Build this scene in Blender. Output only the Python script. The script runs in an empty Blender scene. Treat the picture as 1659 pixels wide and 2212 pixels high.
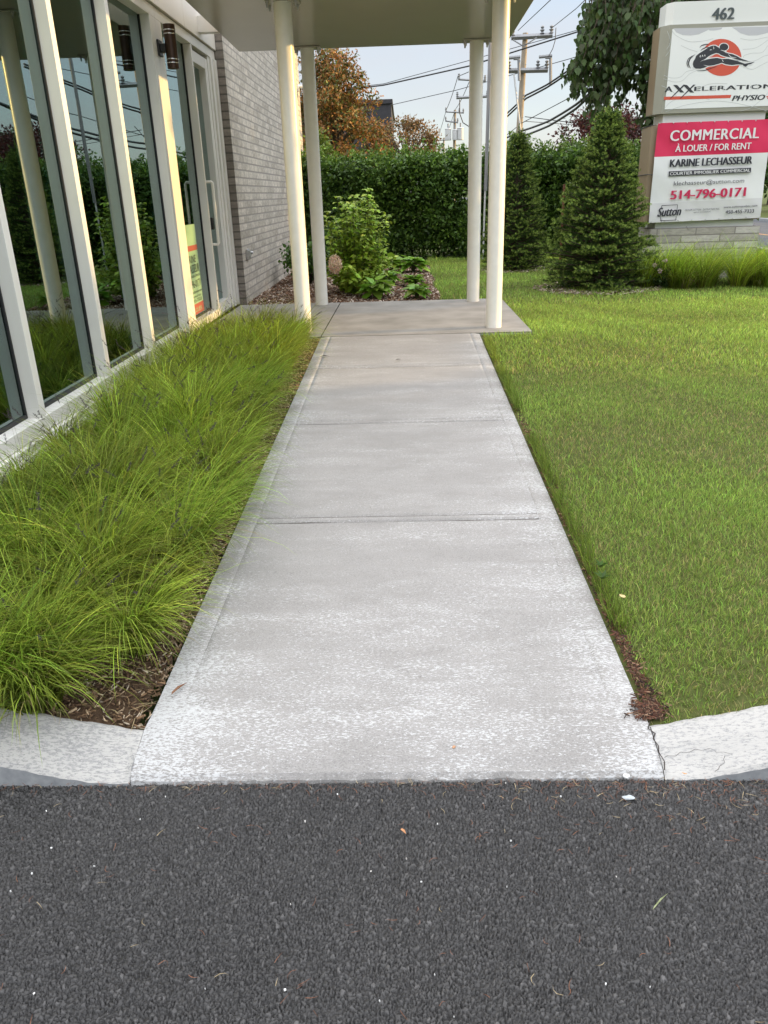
import bpy, bmesh, math, random
import numpy as np
from mathutils import Vector, Matrix
random.seed(7); rng = np.random.default_rng(7)
C = bpy.context.scene.collection
SC = bpy.context.scene
R = math.radians
# ------------------------------------------------------------ camera
H = 1.58; FP = 1665.0; CX, CY = 829.5, 1106.0
def cam_axes(pitch, roll, yaw):
    p, r, y = R(pitch), R(roll), R(yaw)
    F = np.array([math.sin(y)*math.cos(p), math.cos(y)*math.cos(p), -math.sin(p)])
    Rt = np.array([math.cos(y), -math.sin(y), 0.]); U = np.cross(Rt, F)
    return Rt*math.cos(r)+U*math.sin(r), -Rt*math.sin(r)+U*math.cos(r), F
CR, CU, CF = cam_axes(22.4, -1.8, -2.0)
cd = bpy.data.cameras.new('camera'); cam = bpy.data.objects.new('camera', cd); C.objects.link(cam)
cd.sensor_fit = 'VERTICAL'; cd.sensor_height = 24; cd.sensor_width = 18; cd.lens = 24*FP/2212
cd.clip_start = .05; cd.clip_end = 4000
M = Matrix(((CR[0], CU[0], -CF[0], 0), (CR[1], CU[1], -CF[1], 0), (CR[2], CU[2], -CF[2], H), (0, 0, 0, 1)))
cam.matrix_world = M; SC.camera = cam
def at(u, v, Y):                       # a sight line met with the plane y = Y (used to survey positions)
    d = CF*FP + CR*(u-CX) - CU*(v-CY)
    return d*(Y/d[1]) + np.array([0, 0, H])
# ------------------------------------------------------------ world, sun, exposure
SUN_EL, SUN_AZ = 9.0, 84.0            # azimuth clockwise from +Y
w = bpy.data.worlds.new('World'); SC.world = w; w.use_nodes = True
nt = w.node_tree; nt.nodes.clear()
def N(t, k, **kw):
    n = t.nodes.new(k)
    for a, b in kw.items(): setattr(n, a, b)
    return n
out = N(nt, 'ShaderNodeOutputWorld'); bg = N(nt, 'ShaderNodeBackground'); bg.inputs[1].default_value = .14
sky = N(nt, 'ShaderNodeTexSky', sky_type='NISHITA'); sky.sun_disc = False
sky.sun_elevation = R(SUN_EL); sky.sun_rotation = R(SUN_AZ); sky.air_density = 1.0; sky.dust_density = .6; sky.ozone_density = 1.4
tc = N(nt, 'ShaderNodeTexCoord'); mp = N(nt, 'ShaderNodeMapping'); mp.inputs['Scale'].default_value = (1.6, 1.6, 6.5)
nz = N(nt, 'ShaderNodeTexNoise'); nz.inputs['Scale'].default_value = 1.7; nz.inputs['Detail'].default_value = 7; nz.inputs['Roughness'].default_value = .5
rp = N(nt, 'ShaderNodeValToRGB'); rp.color_ramp.elements[0].position = .36; rp.color_ramp.elements[1].position = .72
rp.color_ramp.elements[0].color = (.80, .80, .80, 1); rp.color_ramp.elements[1].color = (.98, .97, .97, 1)
mx = N(nt, 'ShaderNodeMix', data_type='RGBA')
sx_ = N(nt, 'ShaderNodeSeparateXYZ'); zr = N(nt, 'ShaderNodeValToRGB'); e_ = zr.color_ramp.elements     # cloud deck: thin and pale low down, brightened overhead out of view as fill light
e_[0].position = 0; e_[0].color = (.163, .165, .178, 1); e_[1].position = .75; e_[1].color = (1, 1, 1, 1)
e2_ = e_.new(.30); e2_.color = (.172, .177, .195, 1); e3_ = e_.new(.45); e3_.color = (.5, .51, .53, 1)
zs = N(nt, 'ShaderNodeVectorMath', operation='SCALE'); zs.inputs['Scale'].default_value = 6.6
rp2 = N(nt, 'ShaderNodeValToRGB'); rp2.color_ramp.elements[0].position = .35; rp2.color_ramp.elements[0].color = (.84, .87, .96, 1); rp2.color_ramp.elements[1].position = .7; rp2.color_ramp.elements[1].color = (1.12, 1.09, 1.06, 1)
mv = N(nt, 'ShaderNodeVectorMath', operation='MULTIPLY')
L = nt.links.new
L(tc.outputs['Generated'], mp.inputs[0]); L(mp.outputs[0], nz.inputs['Vector']); L(nz.outputs['Fac'], rp.inputs[0])
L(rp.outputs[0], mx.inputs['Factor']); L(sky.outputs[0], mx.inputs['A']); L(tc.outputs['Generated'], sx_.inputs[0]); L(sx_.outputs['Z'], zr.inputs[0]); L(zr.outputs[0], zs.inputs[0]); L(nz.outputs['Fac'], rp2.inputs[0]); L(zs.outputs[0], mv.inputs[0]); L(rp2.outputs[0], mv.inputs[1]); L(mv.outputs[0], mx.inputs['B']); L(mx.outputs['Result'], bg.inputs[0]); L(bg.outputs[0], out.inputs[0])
sd = bpy.data.lights.new('sun', 'SUN'); sun = bpy.data.objects.new('sun', sd); C.objects.link(sun)
sd.energy = 1.5; sd.angle = R(.6); sd.color = (1, .64, .22)
sv = Vector((math.sin(R(SUN_AZ))*math.cos(R(SUN_EL)), math.cos(R(SUN_AZ))*math.cos(R(SUN_EL)), math.sin(R(SUN_EL))))
sun.rotation_euler = sv.to_track_quat('Z', 'Y').to_euler(); sun.location = sv*60
SC.view_settings.view_transform = 'Standard'; SC.view_settings.look = 'None'; SC.view_settings.exposure = 2.12; SC.view_settings.gamma = 1
SC.cycles.max_bounces = 8; SC.cycles.transparent_max_bounces = 12
# ------------------------------------------------------------ materials
def mat(name, col, rough=.6, metal=0, spec=.5):
    m = bpy.data.materials.new(name); m.use_nodes = True
    b = m.node_tree.nodes['Principled BSDF']
    b.inputs['Base Color'].default_value = (*col, 1); b.inputs['Roughness'].default_value = rough
    b.inputs['Metallic'].default_value = metal; b.inputs['Specular IOR Level'].default_value = spec
    return m
def tex(m, scale, vec='Object', stretch=None, detail=4, rough=.55, kind='ShaderNodeTexNoise'):
    t = m.node_tree; c = N(t, 'ShaderNodeTexCoord'); p = N(t, 'ShaderNodeMapping')
    if stretch: p.inputs['Scale'].default_value = stretch
    n = N(t, kind); n.inputs['Scale'].default_value = scale
    if kind == 'ShaderNodeTexNoise': n.inputs['Detail'].default_value = detail; n.inputs['Roughness'].default_value = rough
    t.links.new(c.outputs[vec], p.inputs[0]); t.links.new(p.outputs[0], n.inputs['Vector'])
    return n
def ramp(m, src, stops):
    t = m.node_tree; r = N(t, 'ShaderNodeValToRGB'); e = r.color_ramp.elements
    while len(e) < len(stops): e.new(.5)
    for k, (p, c) in enumerate(stops):
        e[k].position = p; e[k].color = (*c, 1) if len(c) == 3 else c
    t.links.new(src, r.inputs[0]); return r.outputs[0]
def mixc(m, f, a, b, mode='MIX'):
    t = m.node_tree; x = N(t, 'ShaderNodeMix', data_type='RGBA', blend_type=mode)
    for k, v in (('Factor', f), ('A', a), ('B', b)):
        s = x.inputs[k]
        if isinstance(v, (int, float)): s.default_value = v
        elif isinstance(v, tuple): s.default_value = (*v, 1)
        else: t.links.new(v, s)
    return x.outputs['Result']
def math_(m, op, a, b=0.0, c=None):
    t = m.node_tree; x = N(t, 'ShaderNodeMath', operation=op)
    for k, v in enumerate((a, b) if c is None else (a, b, c)):
        if isinstance(v, (int, float)): x.inputs[k].default_value = v
        else: t.links.new(v, x.inputs[k])
    return x.outputs[0]
def base(m, s): m.node_tree.links.new(s, m.node_tree.nodes['Principled BSDF'].inputs['Base Color'])
def bump(m, s, strength=.3, dist=.01):
    t = m.node_tree; b = N(t, 'ShaderNodeBump'); b.inputs['Strength'].default_value = strength; b.inputs['Distance'].default_value = dist
    t.links.new(s, b.inputs['Height']); t.links.new(b.outputs[0], t.nodes['Principled BSDF'].inputs['Normal'])
def noisy(name, c1, c2, scale, rough=.6, bs=.15, spec=.4, stretch=None, metal=0, bd=.004):
    m = mat(name, c1, rough, metal, spec); n = tex(m, scale, stretch=stretch)
    base(m, ramp(m, n.outputs['Fac'], [(.3, c1), (.7, c2)])); bump(m, n.outputs['Fac'], bs, bd); return m
def leafmat(name, trans=.35, rough=.5, spec=.3):
    m = bpy.data.materials.new(name); m.use_nodes = True; t = m.node_tree; t.nodes.clear()
    o = N(t, 'ShaderNodeOutputMaterial'); a = N(t, 'ShaderNodeAttribute', attribute_name='tint')
    p = N(t, 'ShaderNodeBsdfPrincipled'); p.inputs['Roughness'].default_value = rough; p.inputs['Specular IOR Level'].default_value = spec
    tr = N(t, 'ShaderNodeBsdfTranslucent'); x = N(t, 'ShaderNodeMixShader'); x.inputs[0].default_value = trans
    t.links.new(a.outputs['Color'], p.inputs['Base Color']); t.links.new(a.outputs['Color'], tr.inputs['Color'])
    t.links.new(p.outputs[0], x.inputs[1]); t.links.new(tr.outputs[0], x.inputs[2]); t.links.new(x.outputs[0], o.inputs[0])
    return m
MLEAF = leafmat('leaf', .3); MGRASS = leafmat('grass_blade', .4, .55, .2); MNEED = leafmat('conifer_needle', .15, .6, .2)
MCHIP = leafmat('wood_chip', .0, .8, .2); MPETAL = leafmat('dry_petal', .3, .8, .1)

def concrete(name, dark, light, fleck, front=True, kerb=False):
    m = mat(name, dark, .85, 0, .25)
    big = tex(m, 1.6, detail=8, rough=.65); mid = tex(m, 9, stretch=(.7, 1.3, 1), detail=7, rough=.65)
    c = ramp(m, math_(m, 'ADD', math_(m, 'MULTIPLY', big.outputs['Fac'], .6), math_(m, 'MULTIPLY', mid.outputs['Fac'], .4)), [(.28, dark), (.60, light)])
    fine = tex(m, 420, detail=2, rough=.7)
    stk = tex(m, 3.2, stretch=(.55, 1.5, 1), detail=9, rough=.72)
    c = mixc(m, ramp(m, stk.outputs['Fac'], [(.44, (0, 0, 0)), (.70, (.5, .5, .5))]), c, tuple(x*1.22 for x in light))
    grain = tex(m, 210, stretch=(.8, 1.3, 1), detail=3, rough=.7)
    c = mixc(m, .9, c, ramp(m, grain.outputs['Fac'], [(.30, (.66, .66, .66)), (.5, (1, 1, 1)), (.72, (1.22, 1.22, 1.22))]), 'MULTIPLY')
    fl = tex(m, 80 if kerb else 100, stretch=(.6, 2.0, 2.0) if kerb else (.75, 2.3, 1), detail=7, rough=.74)       # worn pale coating left in the broom lines
    pat = tex(m, 3.0, stretch=(.5, 1.6, 1), detail=8, rough=.7)
    tc2 = N(m.node_tree, 'ShaderNodeTexCoord'); sp = N(m.node_tree, 'ShaderNodeSeparateXYZ'); m.node_tree.links.new(tc2.outputs['Object'], sp.inputs[0])
    ex = math_(m, 'ABSOLUTE', math_(m, 'ADD', sp.outputs['X'], .055))
    edge = math_(m, 'MULTIPLY', math_(m, 'SMOOTH_MIN', math_(m, 'MAXIMUM', math_(m, 'SUBTRACT', ex, .5), 0), .3, .05), .28)
    near = math_(m, 'MULTIPLY', math_(m, 'MAXIMUM', math_(m, 'SUBTRACT', 2.9, sp.outputs['Y']), 0), .045 if front else 0.)
    thr = math_(m, 'ADD', math_(m, 'ADD', math_(m, 'MULTIPLY', math_(m, 'SUBTRACT', pat.outputs['Fac'], .5), .42), edge), near)
    f = math_(m, 'ADD', fl.outputs['Fac'], thr)
    c = mixc(m, ramp(m, f, [(.585, (0, 0, 0)), (.62, (.9, .9, .9))] if kerb else [(.585, (0, 0, 0)), (.63, (.9, .9, .9))]), c, fleck)
    base(m, c)
    br = tex(m, 160, stretch=(.15, 2.2, 1), detail=2)
    hh = math_(m, 'ADD', math_(m, 'MULTIPLY', br.outputs['Fac'], .5), math_(m, 'ADD', math_(m, 'MULTIPLY', fine.outputs['Fac'], .4), math_(m, 'MULTIPLY', fl.outputs['Fac'], .5)))
    bump(m, hh, .45, .004)
    return m
MPATH = concrete('path_concrete', (.220, .212, .200), (.272, .263, .250), (.47, .475, .47))
MKERB = concrete('kerb_concrete', (.235, .235, .23), (.295, .292, .283), (.41, .40, .375), kerb=True)
MLAND = noisy('landing_concrete', (.20, .19, .17), (.30, .285, .26), 3.0, .8, .1, .25)
MKERBFACE = noisy('kerb_face_concrete', (.22, .23, .24), (.32, .33, .33), 30, .85, .3, .2)
def asphalt_mat():
    m = mat('asphalt', (.03, .03, .032), .5, 0, .5)
    a = N(m.node_tree, 'ShaderNodeAttribute', attribute_name='tint')
    n = tex(m, 900, detail=2); b2 = tex(m, 1.3, detail=4)
    c = mixc(m, 1.0, a.outputs['Color'], ramp(m, n.outputs['Fac'], [(.25, (.55, .55, .55)), (.75, (1.4, 1.4, 1.4))]), 'MULTIPLY')
    c = mixc(m, 1.0, c, ramp(m, b2.outputs['Fac'], [(.3, (.85, .85, .86)), (.7, (1.15, 1.14, 1.12))]), 'MULTIPLY')
    base(m, c); bump(m, n.outputs['Fac'], .5, .001); return m
MASPH = asphalt_mat()
MASPH2 = noisy('asphalt_far', (.014, .0138, .0135), (.040, .039, .038), 150, .6, .9, .5, bd=.008)
MROAD = noisy('road_asphalt', (.05, .052, .057), (.075, .077, .082), 3, .75, .1, .3)
MLAWN = noisy('lawn_soil', (.055, .07, .02), (.085, .09, .03), 30, .95, .4, .1, bd=.02)
MGROUND = noisy('far_ground', (.05, .07, .02), (.08, .10, .035), .3, .95, .1, .1)
MMULCH = noisy('mulch_soil', (.045, .028, .018), (.10, .065, .04), 60, .95, .8, .1, bd=.02)
MFRAME = noisy('white_aluminium', (.70, .68, .63), (.76, .74, .69), 2.0, .32, .02, .5)
MPANEL = noisy('cream_panel', (.66, .62, .55), (.72, .68, .60), 1.5, .38, .02, .5)
MCOL = noisy('column_white_paint', (.74, .73, .68), (.79, .78, .73), 14, .33, .06, .55)
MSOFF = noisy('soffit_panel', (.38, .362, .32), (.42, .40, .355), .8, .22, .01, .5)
MSTEEL = noisy('galvanised_steel', (.42, .42, .42), (.58, .58, .58), 40, .35, .1, .5, metal=.8)
MBLACK = mat('black_plastic', (.012, .012, .012), .4)
MSEAL = mat('black_gasket', (.015, .015, .016), .6)
MDARK = mat('interior_dark', (.05, .06, .06), .9)
MINT = mat('interior_wall', (.16, .18, .18), .9)
MBRONZE = noisy('bronze_metal', (.05, .028, .018), (.07, .04, .026), 20, .3, .03, .5, metal=.6)
MCHROME = mat('polished_ring', (.75, .74, .72), .2, .9)
def glass():
    m = bpy.data.materials.new('coated_glass'); m.use_nodes = True; t = m.node_tree; t.nodes.clear()
    o = N(t, 'ShaderNodeOutputMaterial'); tr = N(t, 'ShaderNodeBsdfTransparent'); tr.inputs[0].default_value = (.28, .43, .40, 1)
    g = N(t, 'ShaderNodeBsdfGlossy'); g.inputs['Roughness'].default_value = .0; g.inputs[0].default_value = (.80, .96, .94, 1)
    f = N(t, 'ShaderNodeFresnel'); f.inputs['IOR'].default_value = 1.9
    gm = N(t, 'ShaderNodeNewGeometry')
    n = N(t, 'ShaderNodeTexNoise'); n.inputs['Scale'].default_value = 1.3; n.inputs['Detail'].default_value = 1
    c = N(t, 'ShaderNodeTexCoord'); b = N(t, 'ShaderNodeBump'); b.inputs['Strength'].default_value = .02; b.inputs['Distance'].default_value = .02
    x = N(t, 'ShaderNodeMixShader'); mm = N(t, 'ShaderNodeMath', operation='MULTIPLY_ADD'); mm.inputs[1].default_value = .95; mm.inputs[2].default_value = .11
    mf = N(t, 'ShaderNodeMath', operation='MINIMUM'); mf.inputs[1].default_value = .92
    lk = t.links.new
    lk(c.outputs['Object'], n.inputs['Vector']); lk(n.outputs['Fac'], b.inputs['Height']); lk(b.outputs[0], g.inputs['Normal'])
    lk(f.outputs[0], mm.inputs[0]); lk(mm.outputs[0], mf.inputs[0]); lk(mf.outputs[0], x.inputs[0]); lk(tr.outputs[0], x.inputs[1]); lk(g.outputs[0], x.inputs[2]); lk(x.outputs[0], o.inputs[0])
    return m
MGLASS = glass()
def brickmat(name, cols, mortar, bw, bh, gap, off=.5, axes='YZ', bs=.5):
    m = mat(name, cols[0], .85, 0, .2); t = m.node_tree
    c = N(t, 'ShaderNodeTexCoord'); s = N(t, 'ShaderNodeSeparateXYZ'); k = N(t, 'ShaderNodeCombineXYZ')
    t.links.new(c.outputs['Object'], s.inputs[0])
    if axes == 'YZ':
        t.links.new(math_(m, 'ADD', s.outputs['X'], s.outputs['Y']), k.inputs[0])
    else: t.links.new(math_(m, 'ADD', s.outputs['X'], s.outputs['Y']), k.inputs[0])
    t.links.new(s.outputs['Z'], k.inputs[1])
    b = N(t, 'ShaderNodeTexBrick'); b.offset = off; b.squash = 1
    b.inputs['Scale'].default_value = 1; b.inputs['Mortar Size'].default_value = gap; b.inputs['Mortar Smooth'].default_value = .1
    b.inputs['Brick Width'].default_value = bw; b.inputs['Row Height'].default_value = bh; b.inputs['Bias'].default_value = 0
    b.inputs['Color1'].default_value = (0, 0, 0, 1); b.inputs['Color2'].default_value = (1, 1, 1, 1); b.inputs['Mortar'].default_value = (.5, .5, .5, 1)
    t.links.new(k.outputs[0], b.inputs['Vector'])
    n = tex(m, 9, stretch=(1, 1, 3), detail=6, rough=.65); n2 = tex(m, 160, detail=3)
    col = ramp(m, b.outputs['Color'], [(.0, cols[0]), (.5, cols[1]), (1., cols[2])])
    col = mixc(m, .75, col, ramp(m, n.outputs['Fac'], [(.3, (.62, .62, .62)), (.7, (1.25, 1.24, 1.22))]), 'MULTIPLY')
    col = mixc(m, .5, col, ramp(m, n2.outputs['Fac'], [(.3, (.7, .7, .7)), (.7, (1.2, 1.2, 1.2))]), 'MULTIPLY')
    col = mixc(m, b.outputs['Fac'], col, mortar)
    base(m, col)
    hgt = math_(m, 'ADD', math_(m, 'MULTIPLY', b.outputs['Fac'], -1.0), math_(m, 'MULTIPLY', n2.outputs['Fac'], .25))
    bump(m, hgt, bs, .008); return m
MBRICK = brickmat('grey_brick', ((.40, .365, .31), (.50, .46, .395), (.58, .535, .465)), (.30, .278, .25), .295, .0915, .010)
MBRICKD = brickmat('brown_brick', ((.20, .18, .155), (.25, .222, .195), (.29, .262, .23)), (.12, .11, .095), .4, .0915, .010)
MSTONE = brickmat('grey_stone', ((.33, .315, .275), (.42, .40, .355), (.50, .485, .44)), (.20, .185, .165), .56, .1, .008, .37)
# ------------------------------------------------------------ mesh helpers
def tag(o, label=None, cat=None, group=None, kind=None):
    if label: o['label'] = label
    if cat: o['category'] = cat
    if group: o['group'] = group
    if kind: o['kind'] = kind
    return o
def empty(name, loc, label, cat, group=None):
    o = bpy.data.objects.new(name, None); C.objects.link(o); o.location = loc; o.empty_display_size = .2
    return tag(o, label, cat, group)
def link(name, me, m, parent=None, smooth=False):
    if m is not None and not me.materials: me.materials.append(m)
    o = bpy.data.objects.new(name, me); C.objects.link(o)
    if parent:
        o.parent = parent
        w_ = Vector((0, 0, 0)); p = parent
        while p: w_ += p.location; p = p.parent
        o.location = -w_          # meshes are written in world coordinates
    if smooth: me.polygons.foreach_set('use_smooth', [True]*len(me.polygons))
    return o
class MB:
    def __init__(s): s.v = []; s.f = []
    def add(s, vs, fs):
        o = len(s.v); s.v += [tuple(map(float, p)) for p in vs]; s.f += [tuple(i+o for i in f) for f in fs]; return s
    def box(s, x0, x1, y0, y1, z0, z1, b=.0):
        if b <= 0:
            return s.add([(x0,y0,z0),(x1,y0,z0),(x1,y1,z0),(x0,y1,z0),(x0,y0,z1),(x1,y0,z1),(x1,y1,z1),(x0,y1,z1)],
                     [(0,3,2,1),(4,5,6,7),(0,1,5,4),(1,2,6,5),(2,3,7,6),(3,0,4,7)])
        bm = bmesh.new(); bmesh.ops.create_cube(bm, size=1)
        for v in bm.verts: v.co = ((x0+x1)/2+v.co.x*(x1-x0), (y0+y1)/2+v.co.y*(y1-y0), (z0+z1)/2+v.co.z*(z1-z0))
        bmesh.ops.bevel(bm, geom=bm.edges[:], offset=b, segments=2, affect='EDGES', profile=.5)
        bm.verts.index_update(); s.add([v.co for v in bm.verts], [[v.index for v in f.verts] for f in bm.faces]); bm.free(); return s
    def tube(s, pts, rad, n=8, cap=True):
        pts = [np.array(p, float) for p in pts]; rad = rad if hasattr(rad, '__len__') else [rad]*len(pts)
        o = len(s.v); prev = None
        for i, p in enumerate(pts):
            d = pts[min(i+1, len(pts)-1)]-pts[max(i-1, 0)]; d = d/(np.linalg.norm(d)+1e-9)
            a = np.cross(d, [0, 0, 1.]) if abs(d[2]) < .95 else np.cross(d, [0, 1., 0])
            if prev is not None:
                a = prev-d*prev.dot(d)
            a /= np.linalg.norm(a)+1e-9; prev = a; b = np.cross(d, a)
            for k in range(n):
                t = 2*math.pi*k/n; s.v.append(tuple(p+(a*math.cos(t)+b*math.sin(t))*rad[i]))
        for i in range(len(pts)-1):
            for k in range(n):
                q = o+i*n+k; q2 = o+i*n+(k+1) % n; s.f.append((q, q2, q2+n, q+n))
        if cap: s.f.append(tuple(o+k for k in range(n))[::-1]); s.f.append(tuple(o+(len(pts)-1)*n+k for k in range(n)))
        return s
    def lathe(s, cx, cy, prof, n=32):
        o = len(s.v)
        for r, z in prof:
            for k in range(n):
                t = 2*math.pi*k/n; s.v.append((cx+r*math.cos(t), cy+r*math.sin(t), z))
        for i in range(len(prof)-1):
            for k in range(n):
                q = o+i*n+k; q2 = o+i*n+(k+1) % n; s.f.append((q, q2, q2+n, q+n))
        s.f.append(tuple(o+k for k in range(n))[::-1]); s.f.append(tuple(o+(len(prof)-1)*n+k for k in range(n)))
        return s
    def ball(s, c, r, nu=10, nv=7):
        rr = r if hasattr(r, '__len__') else (r, r, r); o = len(s.v)
        for i in range(nv+1):
            a = math.pi*i/nv
            for k in range(nu):
                t = 2*math.pi*k/nu; s.v.append((c[0]+rr[0]*math.sin(a)*math.cos(t), c[1]+rr[1]*math.sin(a)*math.sin(t), c[2]+rr[2]*math.cos(a)))
        for i in range(nv):
            for k in range(nu): s.f.append((o+i*nu+k, o+(i+1)*nu+k, o+(i+1)*nu+(k+1) % nu, o+i*nu+(k+1) % nu))
        return s
    def build(s, name, m, parent=None, smooth=False):
        me = bpy.data.meshes.new(name); me.from_pydata(s.v, [], s.f); me.update()
        o = link(name, me, m, parent, smooth)
        if smooth:
            try: me.set_sharp_from_angle(angle=R(40))
            except Exception: pass
        return o
def big(name, V, faces, m, parent=None, tint=None, smooth=False):
    """V (n,3); faces: list of int arrays (k, corners)"""
    me = bpy.data.meshes.new(name); V = np.ascontiguousarray(V, np.float32)
    loops = np.concatenate([f.reshape(-1) for f in faces]).astype(np.int32)
    tot = np.concatenate([np.full(len(f), f.shape[1], np.int32) for f in faces]); st = np.concatenate(([0], np.cumsum(tot)[:-1])).astype(np.int32)
    me.vertices.add(len(V)); me.vertices.foreach_set('co', V.reshape(-1))
    me.loops.add(len(loops)); me.loops.foreach_set('vertex_index', loops)
    me.polygons.add(len(tot)); me.polygons.foreach_set('loop_start', st)
    try: me.polygons.foreach_set('loop_total', tot)
    except Exception: pass
    me.update(calc_edges=True)
    if tint is not None:
        a = me.color_attributes.new('tint', 'FLOAT_COLOR', 'POINT')
        c = np.ones((len(V), 4), np.float32); c[:, :3] = tint; a.data.foreach_set('color', c.reshape(-1))
    return link(name, me, m, parent, smooth)
def sheet(name, xs, ys, zf, m, parent=None, tint=None, mask=None, smooth=False):
    X, Y = np.meshgrid(xs, ys); Z = zf(X, Y); nx, ny = len(xs), len(ys)
    V = np.stack([X, Y, Z], -1).reshape(-1, 3); i = np.arange((ny-1)*(nx-1)); r, c = i//(nx-1), i % (nx-1)
    q = r*nx+c; Q = np.stack([q, q+1, q+nx+1, q+nx], 1)
    if mask is not None:
        ctr = V[Q].mean(1); Q = Q[mask(ctr[:, 0], ctr[:, 1])]
    return big(name, V, [Q], m, parent, tint, smooth)
def jit(c, n, s=.25, hs=.06):
    """n tints around colour c"""
    c = np.array(c); k = np.exp(rng.normal(0, s, (n, 1))); h = np.exp(rng.normal(0, hs, (n, 3))); return np.clip(c*k*h, .002, .9)
def pick(cols, p, n): return np.array(cols)[rng.choice(len(cols), n, p=np.array(p)/sum(p))]
def blades(root, head, length, width, t0, t1, seg, col, colbase=.6):
    n = len(root); P = root.copy(); hd = np.stack([np.cos(head), np.sin(head), np.zeros(n)], 1)
    tw = head+np.pi/2+rng.normal(0, .5, n); wd = np.stack([np.cos(tw), np.sin(tw), np.zeros(n)], 1)
    Vs = []; Cs = []
    for j in range(seg+1):
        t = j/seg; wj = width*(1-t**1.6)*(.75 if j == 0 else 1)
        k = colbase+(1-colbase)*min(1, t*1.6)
        if j < seg: Vs += [P-wd*wj[:, None]/2, P+wd*wj[:, None]/2]; Cs += [col*k, col*k]
        else: Vs.append(P); Cs.append(col*k)
        th = t0+(t1-t0)*((j+.5)/seg)**1.2
        P = P+(hd*np.sin(th)[:, None]+np.array([0, 0, 1.])*np.cos(th)[:, None])*(length/seg)[:, None]
    nv = 2*seg+1; V = np.stack(Vs, 1).reshape(-1, 3); Cc = np.stack(Cs, 1).reshape(-1, 3); o = (np.arange(n)*nv)[:, None]
    Q = [o+np.array([[2*j, 2*j+1, 2*j+3, 2*j+2]]) for j in range(seg-1)]
    T = o+np.array([[2*seg-2, 2*seg-1, 2*seg]])
    return V, ([np.concatenate(Q)] if Q else [])+[T], Cc
LEAF4 = np.array([[0, 0, 0], [.45, .5, .06], [1, 0, -.05], [.45, -.5, .06]])
LEAF6 = np.array([[0, 0, 0], [.12, .42, .05], [.5, .48, .07], [1, 0, -.1], [.5, -.48, .07], [.12, -.42, .05]])
def leaves(P, D, Nn, size, asp, shape=LEAF4):
    """leaf polygons at P, pointing along D, face normal Nn"""
    D = D/(np.linalg.norm(D, axis=1)[:, None]+1e-9); S = np.cross(Nn, D); S /= np.linalg.norm(S, axis=1)[:, None]+1e-9; U = np.cross(D, S)
    k = len(shape); V = P[:, None]+(D[:, None]*shape[None, :, 0:1]+S[:, None]*shape[None, :, 1:2]*asp+U[:, None]*shape[None, :, 2:3])*size[:, None, None]
    n = len(P); F = (np.arange(n)*k)[:, None]+np.arange(k)[None]
    return V.reshape(-1, 3), F
def rdir(n, up=0.): d = rng.normal(0, 1, (n, 3)); d[:, 2] += up; return d/np.linalg.norm(d, axis=1)[:, None]
# ------------------------------------------------------------ ground levels
JO = [3.42, 4.93, 6.40]
def zpath(y): return np.clip(.062+.0415*(y-1.94), .062, .30)
def zground(x, y):
    d = np.clip(np.maximum(-.86-x, x-.74)/.45, 0, 1); hb = .06+.085*d
    t = np.clip((y-1.95)/5.7, 0, 1); return hb+(.292-hb)*t
PX0, PX1 = -.835, .72
# ------------------------------------------------------------ SETTING
sheet('ground', np.array([-1500., -60, -8, 8, 60, 1500]), np.array([-300., -20, 1.70, 1.9, 7.6, 40, 200, 2500]),
      lambda X, Y: np.interp(Y, [-300, 1.7, 1.9, 7.6, 2500], [-.12, -.12, -.05, .2, .2]), MGROUND)['kind'] = 'structure'
# asphalt: real stones where the camera sees it, a plain sheet round it
def stones(X, Y, cell=.0088):
    X, Y = X+.0007*np.sin(Y*900+3*np.sin(X*400)), Y+.0007*np.sin(X*840+3*np.sin(Y*370))
    gx, gy = np.floor(X/cell).astype(int), np.floor(Y/cell).astype(int); best = np.full(X.shape, 9.); sec = best.copy(); idb = np.zeros(X.shape); tlt = np.zeros(X.shape)
    def hsh(a, b, k): v = np.sin(a*127.1+b*311.7+k*74.7)*43758.5453; return v-np.floor(v)
    for i in (-1, 0, 1):
        for j in (-1, 0, 1):
            a, b = gx+i, gy+j
            px, py = (a+hsh(a, b, 1))*cell, (b+hsh(a, b, 2))*cell; sc = .5+.95*hsh(a, b, 3)
            an = hsh(a, b, 5)*3.14; el = .62+.76*hsh(a, b, 6); dx, dy = X-px, Y-py
            d = np.hypot((dx*np.cos(an)+dy*np.sin(an))*el, (dy*np.cos(an)-dx*np.sin(an))/el)/cell/sc
            u = d < best; sec = np.minimum(sec, np.where(u, best, d)); best = np.where(u, d, best); idb = np.where(u, hsh(a, b, 4), idb); tlt = np.where(u, dx*(hsh(a, b, 7)-.5)+dy*(hsh(a, b, 8)-.5), tlt)
    return best, idb, sec-best, tlt
AX = np.arange(-2.2, 2.0, .0015); AY = np.arange(.70, 1.775, .0018)
X_, Y_ = np.meshgrid(AX, AY); d_, id_, gp_, tl_ = stones(X_, Y_)
low = .5+.5*np.sin(X_*5+1.3)*np.cos(Y_*7+X_*3)
ed_ = np.clip((gp_-.05)/.26, 0, 1); hz_ = (ed_*(2-ed_))**.8*(.0030+.0065*np.minimum(id_*1.5, 1)+tl_*.95)
tn = np.where((gp_ < .07) | (d_ > 1.15), .007, (.018+.029*id_**1.5+.003*low))
tn = np.where(id_ > .965, tn*1.5, tn)
tint_ = np.stack([tn*1.03, tn*1.0, tn*.97], -1).reshape(-1, 3)
sheet('asphalt', AX, AY, lambda X, Y: hz_-.011+.003*np.sin(X*2.1), MASPH, tint=tint_)['kind'] = 'structure'
def asphm(x, y): return ~((x > -2.18) & (x < 1.98) & (y > .72))
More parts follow.
